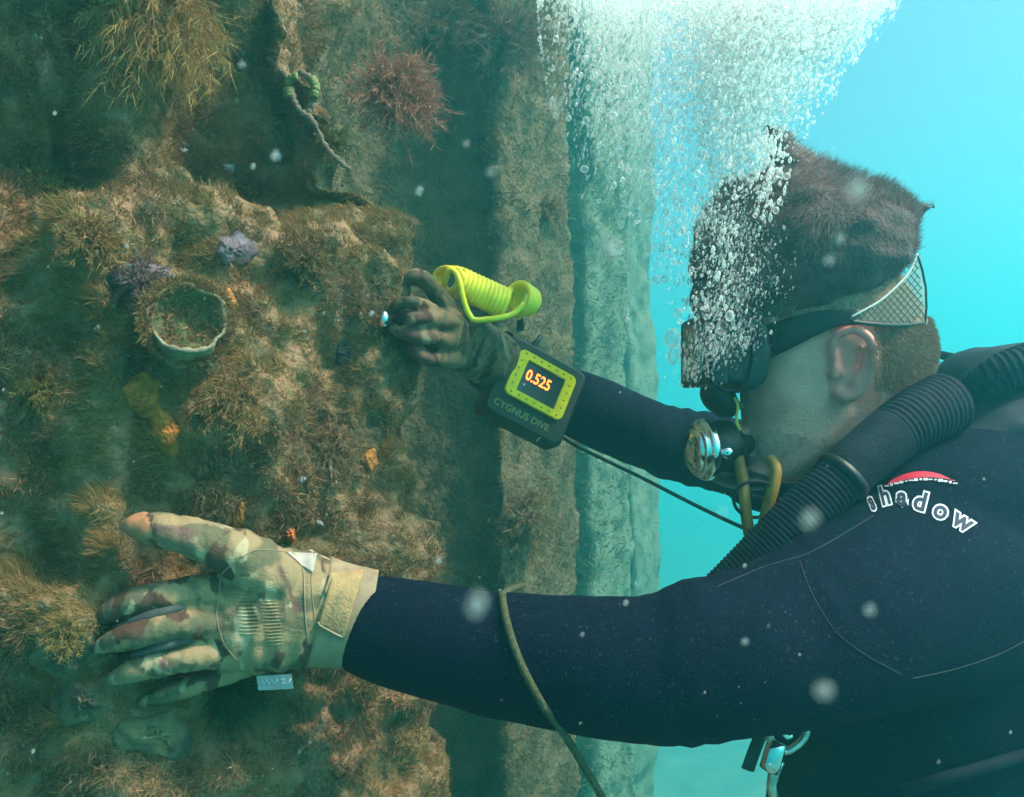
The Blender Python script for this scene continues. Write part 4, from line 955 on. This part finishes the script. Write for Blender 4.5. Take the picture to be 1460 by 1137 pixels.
for k in range(35):
    q = 1.7 + 2 * math.pi * k / 32; wr_.append(P(780, 560, 1.062) + gv * (.040 * math.cos(q)) + Vector((.12, 1, 0)).normalized() * (.042 * math.sin(q)))
sweep(mb, wr_, .004, n=8, frame='free', caps=False); mb.build('wrist_band', M['black'], gauge)
mb = MB(); sweep(mb, [gp(24, -66, -6), gp(27, -72, -5), gp(32, -60, -4), gp(36, -52, -4)], .0012, n=6, frame='free'); mb.build('band_clip', M['steel'], gauge)

# coiled cable
coil = thing('coiled_cable', 'bright yellow coiled cable hanked above the gauge', 'cable')
pts = []; cd = .925
def cp(x, y, dd): return P(x, y, cd + dd)
pts += [cp(742, 462, .02), cp(741, 455, .015), cp(742, 448, .0)]
def loops(x0, y0, x1, y1, r0, r1, turns, ph, tilt=.0, steps=18):
    ax = np.array((x1 - x0, y1 - y0)); L = np.linalg.norm(ax); ax = ax / L; nr_ = np.array((-ax[1], ax[0])); out = []
    N_ = int(turns * steps)
    for i in range(N_ + 1):
        t = i / N_; q = ph + 2 * math.pi * turns * t; r = r0 + (r1 - r0) * t
        c = np.array((x0, y0)) + ax * L * t + nr_ * (r * math.cos(q)) + ax * (tilt * r * math.sin(q))
        out.append(cp(c[0], c[1], r * px_m * math.sin(q)))
    return out
pts += loops(757, 431, 739, 424, 17, 21, 4, 1.2, .75)
pts += loops(722, 434, 656, 404, 19, 19, 11, 0.2, .2)
pts += loops(651, 401, 632, 397, 18, 15, 2.5, .2, .95)
pts += [cp(640, 385, -.018), cp(652, 392, -.022), cp(657, 410, -.024), cp(662, 432, -.022), cp(673, 455, -.02), cp(690, 456, -.02), cp(715, 453, -.02), cp(735, 446, -.016), cp(748, 432, -.014)]
a = catmull([tuple(p) for p in pts], 2)
mb = MB(); sweep(mb, [Vector(p) for p in a], 3.7 * px_m, n=10, frame='free'); mb.build('coil', M['coil'], coil)
mb = MB(); sweep(mb, [cp(742, 470, .02), cp(742, 460, .016), cp(742, 452, .006)], [.0045, .004, .003], n=12, frame='free'); mb.build('plug', M['black'], coil)

# probe
pr = thing('ultrasonic_probe', 'slim metal tipped probe pressed by the far glove to the pile edge', 'probe')
mb = MB(); sweep(mb, [P(568, 456, .965 + FO), P(590, 457, .965 + FO), P(625, 458, .975 + FO * .78), P(660, 462, .985 + FO * .5)], [.009, .0095, .009, .007], n=18, frame='free'); mb.build('grip', M['black'], pr)
mb = MB(); sweep(mb, [P(541, 454, .955 + FO), P(549, 455, .957 + FO), P(552, 455, .958 + FO), P(570, 456, .964 + FO)], [.0085, .0085, .005, .005], n=18, frame='free'); mb.build('tip', M['chrome'], pr)
mb = MB(); sweep(mb, px_path([(655, 462, .985 + FO * .5), (675, 458, .965), (700, 470, .972), (722, 485, .99), (736, 492, .995)]), .0022, n=8, frame='free'); mb.build('lead', M['black'], pr)

# ------------------------------------------------------------------ hoses, cords and hardware
ch = thing('corrugated_hose', 'wide dark corrugated hose slung across the near shoulder and neck', 'hose')
a = catmull([(985, 868, .80, 20), (1030, 836, .80, 27), (1082, 793, .80, 34), (1135, 742, .80, 37), (1194, 686, .805, 38), (1246, 640, .815, 39), (1298, 602, .83, 43), (1350, 575, .85, 46)], 60)
seg = np.linalg.norm(np.diff(a[:, :2], axis=0), axis=1); s = np.concatenate([[0], np.cumsum(seg)])
ss = np.arange(0, s[-1], 1.05); a = np.stack([np.interp(ss, s, a[:, k]) for k in range(4)], 1)
rib = []
for i, r in enumerate(a):
    smooth_zone = 1205 < r[0] < 1272
    wv = 0 if smooth_zone else (max(0, math.sin(ss[i] * 2 * math.pi / 6.8)) ** .7) * 1.6
    rib.append((r[3] - (1.5 if not smooth_zone else -.5) + wv) * r[2] / F)
mb = MB(); sweep(mb, [P(*r[:3]) for r in a], rib, n=28); mb.build('corrugated_tube', M['hose'], ch)
mb = MB(); sweep(mb, [P(1198, 683, .805), P(1206, 675, .806)], [41 * .805 / F] * 2, n=28); mb.build('hose_clamp', M['black'], ch)

vest = thing('buoyancy_vest', 'dark padded shoulder of a buoyancy vest at the right edge', 'vest')
mb = MB(); limb(mb, [(1352, 575, .965, 26, .05), (1392, 545, .96, 46, .07), (1450, 530, .96, 36 + 6, .08), (1530, 540, .97, 60, .09), (1620, 580, .98, 70, .1)])
limb(mb, [(1330, 640, .93, 40, .08), (1400, 610, .94, 55, .1), (1480, 600, .95, 65, .12), (1600, 640, .97, 90, .14)])
obj('shoulder_pad', remesh(mb, .005, 8, .5, lambda c: .003 * mn.noise(c * 20) + .0012 * mn.noise(c * 60)), M['vest'], vest)
a = catmull([(1372, 575, .95, 26), (1400, 548, .90, 30), (1440, 528, .885, 34), (1500, 515, .89, 36), (1580, 520, .90, 36)], 40); seg = np.linalg.norm(np.diff(a[:, :2], axis=0), axis=1); s = np.concatenate([[0], np.cumsum(seg)])
ss = np.arange(0, s[-1], 1.2); a = np.stack([np.interp(ss, s, a[:, k]) for k in range(4)], 1)
mb = MB(); sweep(mb, [P(*r[:3]) for r in a], [(r[3] - 6 + max(0, math.sin(ss[i] * 2 * math.pi / 8)) ** .6 * 2.4) * r[2] / F for i, r in enumerate(a)], n=24); mb.build('vest_hose', M['hose'], vest)
mb = MB(); sweep(mb, px_path([(1335, 505, 1.0), (1360, 510, .99), (1385, 512, .98), (1420, 508, .97)]), .0048, n=12, frame='free'); mb.build('hose_line', M['hose'], vest)
mb = MB(); sweep(mb, px_path([(1285, 1128, .80), (1340, 1112, .785), (1400, 1095, .78), (1480, 1072, .78)]), .0055, n=12, frame='free'); mb.build('waist_hose', M['hose'], vest)

bn = thing('bungee_loop', 'yellowish bungee loop hanging under the chin', 'bungee')
mb = MB(); sweep(mb, px_path([(1052, 650, .88), (1060, 690, .865), (1064, 735, .855), (1072, 776, .85), (1080, 790, .85), (1084, 772, .848), (1093, 730, .845), (1104, 690, .845), (1106, 668, .85), (1098, 655, .86)]), .0056, n=14, frame='free'); mb.build('loop', M['bungee'], bn)
rn = thing('split_ring', 'thin dark ring threaded over the bungee loop', 'ring')
mb = MB(); sweep(mb, [P(1077 + 31 * math.cos(q), 712 + 26 * math.sin(q), .848 + .018 * math.sin(q + .6)) for q in np.linspace(0, 2 * math.pi, 49)], .0017, n=8, frame='free', caps=False); mb.build('ring', M['hose'], rn)
mb = MB(); sweep(mb, px_path([(795, 618, 1.02), (818, 634, 1.0), (850, 650, .98), (920, 684, .95), (990, 720, .91), (1040, 744, .87), (1072, 758, .845)]), .0021, n=8, frame='free')
tag(mb.build('safety_cord', M['cord']), 'thin dark cord running from the gauge to the bungee loop', 'cord')
# rope draped over the near forearm
rows = surf_path(suit_bvh, [(716, 850), (719, 870), (726, 900), (740, 940), (758, 978), (778, 1012)], .003, 6)
p = [P(745, 835, .84), P(725, 842, .78)] + rows + [P(806, 1050, .675), P(832, 1092, .675), P(860, 1140, .675), P(895, 1210, .68)]
a = catmull([tuple(v) for v in p], 6); mb = MB(); rr_ = [.0030 + .00025 * math.sin(i * 1.9) for i in range(len(a))]
sweep(mb, [Vector(v) for v in a], rr_, n=10, frame='free'); tag(mb.build('rope', M['olive']), 'olive rope draped over the near forearm and hanging below it', 'rope')

sn = thing('snap_hook', 'silver snap hook hanging below the near upper arm', 'hook'); sd = .775
def sp(x, y, dd=0): return P(x, y, sd + dd)
mb = MB(); sweep(mb, [sp(*q) for q in ((1104, 1140), (1100, 1120), (1104, 1100), (1110, 1084))], [.0045, .0045, .0052, .006], n=12, frame='free'); mb.build('lower_jaw', M['steel'], sn)
mb = MB(); sweep(mb, [sp(1096, 1098), sp(1100, 1088), sp(1106, 1066), sp(1110, 1056)], [.0085, .0090, .0088, .0075], n=16, frame='free'); sw = mb.build('swivel', M['chrome'], sn)
mb = MB(); sweep(mb, px_path([(1100, 1062, sd), (1098, 1045, sd), (1106, 1030, sd), (1124, 1026, sd), (1142, 1030, sd), (1150, 1044, sd), (1142, 1058, sd), (1126, 1070, sd), (1112, 1072, sd)]), .0034, n=10, frame='free'); mb.build('eye', M['steel'], sn)
mb = MB(); sweep(mb, px_path([(1114, 1040, sd - .004), (1122, 1050, sd - .006), (1128, 1048, sd - .005)]), .0026, n=8, frame='free'); mb.build('gate', M['chrome'], sn)
mb = MB(); sweep(mb, px_path([(1095, 1025, .80), (1084, 1050, .795), (1074, 1075, .79), (1066, 1098, .79)]), [.006] * 25, [.002] * 25, 10); tag(mb.build('webbing_strap', M['black']), 'short black webbing end dangling left of the snap hook', 'strap')

# ------------------------------------------------------------------ bubbles
def ico(sub):
    bm = bmesh.new(); bmesh.ops.create_icosphere(bm, subdivisions=sub, radius=1); v = np.array([x.co for x in bm.verts]); bm.verts.index_update(); f = np.array([[q.index for q in x.verts] for x in bm.faces]); bm.free(); return v, f
def spheres(name, C, R, stretch, material, sub, axis=(.18, 0, 1)):
    v, f = ico(sub); n = len(C); ax = np.array(axis) / np.linalg.norm(axis)
    st = np.asarray(stretch)[:, None, None]
    par = (v @ ax)[None, :, None] * ax[None, None, :]; V = v[None] + par * (st - 1)
    V = C[:, None, :] + V * R[:, None, None]; nv = len(v)
    Fc = (f[None] + (np.arange(n) * nv)[:, None, None]).reshape(-1, 3)
    me = bpy.data.meshes.new(name); me.vertices.add(n * nv); me.vertices.foreach_set('co', V.reshape(-1).astype(np.float32))
    me.loops.add(len(Fc) * 3); me.loops.foreach_set('vertex_index', Fc.reshape(-1).astype(np.int32))
    me.polygons.add(len(Fc)); me.polygons.foreach_set('loop_start', (np.arange(len(Fc)) * 3).astype(np.int32)); me.update(calc_edges=True)
    me.polygons.foreach_set('use_smooth', [True] * len(me.polygons)); me.materials.append(material); return me
def plume(spec):
    """spec rows (px, py, half width px, density weight)"""
    a = catmull(spec[0], 10); w_ = np.clip(a[:, 3] * np.maximum(a[:, 2], 1), 1e-3, None); w_ /= w_.sum(); n = spec[1]
    i = rng.choice(len(a), n, p=w_); j = np.minimum(i + 1, len(a) - 1); t = rng.random(n)[:, None]; r = a[i] * (1 - t) + a[j] * t
    off = np.clip(rng.normal(0, .5, n), -1.25, 1.25); px = r[:, 0] + off * r[:, 2]; py = r[:, 1] + rng.normal(0, 8, n)
    d = spec[2] + rng.normal(0, spec[3], n); R = np.clip(np.exp(rng.normal(math.log(spec[4]), spec[5], n)), .4, 6.5) * d / F
    return np.stack([(px - CX) / F * d, d, (CY - py) / F * d], 1), R
parts_ = [plume(([(1015, 470, 30, .25), (1020, 400, 45, .35), (1035, 300, 60, .6), (1055, 190, 75, 1.6), (1075, 100, 105, 3.2), (1095, 10, 130, 4.0), (1100, -18, 132, 2.0)], 34000, .87, .05, 1.05, .5)),
          plume(([(960, 400, 40, .15), (930, 280, 75, .5), (905, 150, 95, .9), (900, 40, 105, 1.2), (902, -10, 108, 1.2)], 15000, .98, .08, .9, .5)),
          plume(([(1150, 70, 60, 1), (1195, 20, 60, 1), (1215, -8, 60, 1)], 6000, .92, .04, 1.2, .5)),
          plume(([(985, 545, 25, .5), (1010, 500, 55, 1), (1040, 470, 55, .8), (1020, 430, 55, .7)], 1600, .822, .012, .7, .5)),
          plume(([(1000, 300, 60, 1), (1040, 340, 70, 1), (1060, 420, 60, 1)], 2000, .80, .02, .65, .4)),
          plume(([(1000, 480, 40, .6), (1030, 330, 60, .7), (1055, 190, 75, 1.2), (1085, 60, 120, 1.4)], 130, .85, .04, 3.6, .35)), plume(([(950, 420, 30, .4), (925, 250, 80, .8), (905, 60, 100, 1)], 70, .95, .05, 3.2, .3)),
          plume(([(1090, 320, 14, 1), (1095, 250, 30, 1), (1095, 200, 22, 1)], 260, .835, .01, 2.2, .35))]
C_ = np.concatenate([p[0] for p in parts_]); R_ = np.concatenate([p[1] for p in parts_]); veil = np.concatenate([np.full(len(p[1]), i in (1, 3, 4)) for i, p in enumerate(parts_)])
big = R_ > .0021
vl = obj('bubble_veil', spheres('bubble_veil', C_[~big & veil], R_[~big & veil], rng.uniform(1.0, 3.2, (~big & veil).sum()), M['bubble_soft'], 1), None)
tag(vl, 'thin veil of tiny bubbles left of the plume and over the mask', 'bubbles', kind='stuff')
sml = obj('bubble_plume', spheres('bubble_plume', C_[~big & ~veil], R_[~big & ~veil], rng.uniform(1.0, 2.6, (~big & ~veil).sum()), M['bubble'], 1), None)
tag(sml, 'dense plume of fine white exhaled bubbles streaming up from the mask', 'bubbles', kind='stuff')
ob = obj('bubble_plume', spheres('bubble_plume', C_[big], R_[big], rng.uniform(.85, 1.5, big.sum()), M['bubble_big'], 2), None)
tag(ob, 'larger round bubbles scattered through the rising plume', 'bubbles', kind='stuff')
for x, y, d, r, s_, lb in ((958, 482, .85, 11, 1.3, 'silvery bubble clinging to the front edge of the mask'), (962, 505, .85, 9, 1.9, 'long wobbling bubble sliding up the front of the mask'), (948, 398, .88, 5.5, 1.0, 'lone round bubble floating left of the mask above the far arm'),
                       (966, 446, .85, 6, 1.2, 'small bubble just above the front edge of the mask'), (950, 172, .93, 7, .8, 'bright flattened bubble in the left part of the plume'), (1016, 232, .86, 8, 1.1, 'bright bubble low in the middle of the plume')):
    c = np.array([P(x, y, d)]); o = obj('bubble', spheres('bubble', c * 0, np.array([r * d / F]), np.array([s_]), M['bubble_big'], 3, (.3, 0, 1)), None); o.location = P(x, y, d); tag(o, lb, 'bubble', 'single large bubbles')

# drifting particles, some very near the lens
n = 300; d = rng.uniform(.35, 1.3, n); px = rng.uniform(-20, 1480, n); py = rng.uniform(-20, 1157, n); d = np.where(px < 560, rng.uniform(.30, .60, n), np.where((py > 780) & (px > 480), rng.uniform(.3, .62, n), d))
C_ = np.stack([(px - CX) / F * d, d, (CY - py) / F * d], 1); R_ = np.exp(rng.normal(math.log(.00034), .55, n))
near_ = [(872, 355, .085, .00085), (680, 862, .080, .0008), (1175, 985, .085, .0008), (1222, 270, .075, .0007), (1182, 372, .13, .0006), (1155, 740, .085, .0007), (665, 205, .2, .0006), (392, 222, .2, .0009), (598, 272, .22, .0008),
         (1198, 340, .16, .0005), (1240, 870, .12, .0006), (1062, 915, .2, .0007), (830, 905, .3, .0006), (625, 800, .25, .0008), (345, 92, .22, .0008), (790, 150, .1, .0006), (700, 245, .14, .0006), (1030, 730, .12, .0003)]
C2 = np.array([P(a, b, c) for a, b, c, r in near_]); R2 = np.array([r for a, b, c, r in near_])
pt = obj('suspended_particles', spheres('suspended_particles', np.concatenate([C_, C2]), np.concatenate([R_, R2]), rng.uniform(.8, 1.5, n + len(near_)), M['speck'], 1), None)
tag(pt, 'pale specks of silt drifting through the water', 'particles', kind='stuff')

# ------------------------------------------------------------------ the water itself
hz = MB(); x0, x1, y0, y1, z0, z1 = -41, 51, -31, 51, -5, 2.7
hz.add([(x, y, z) for z in (z0, z1) for x, y in ((x0, y0), (x1, y0), (x1, y1), (x0, y1))], [(0, 3, 2, 1), (4, 5, 6, 7), (0, 1, 5, 4), (1, 2, 6, 5), (2, 3, 7, 6), (3, 0, 4, 7)])
vm = bpy.data.materials.new('water_haze'); vm.use_nodes = True; t_ = vm.node_tree; t_.nodes.remove(t_.nodes['Principled BSDF'])
pv = t_.nodes.new('ShaderNodeVolumePrincipled'); pv.inputs['Color'].default_value = (.17, .895, .94, 1); pv.inputs['Density'].default_value = .145; pv.inputs['Anisotropy'].default_value = .74
t_.links.new(pv.outputs[0], t_.nodes['Material Output'].inputs['Volume'])
tag(hz.build('haze', vm, None, False), 'turquoise sea water surrounding everything', 'water', kind='stuff')
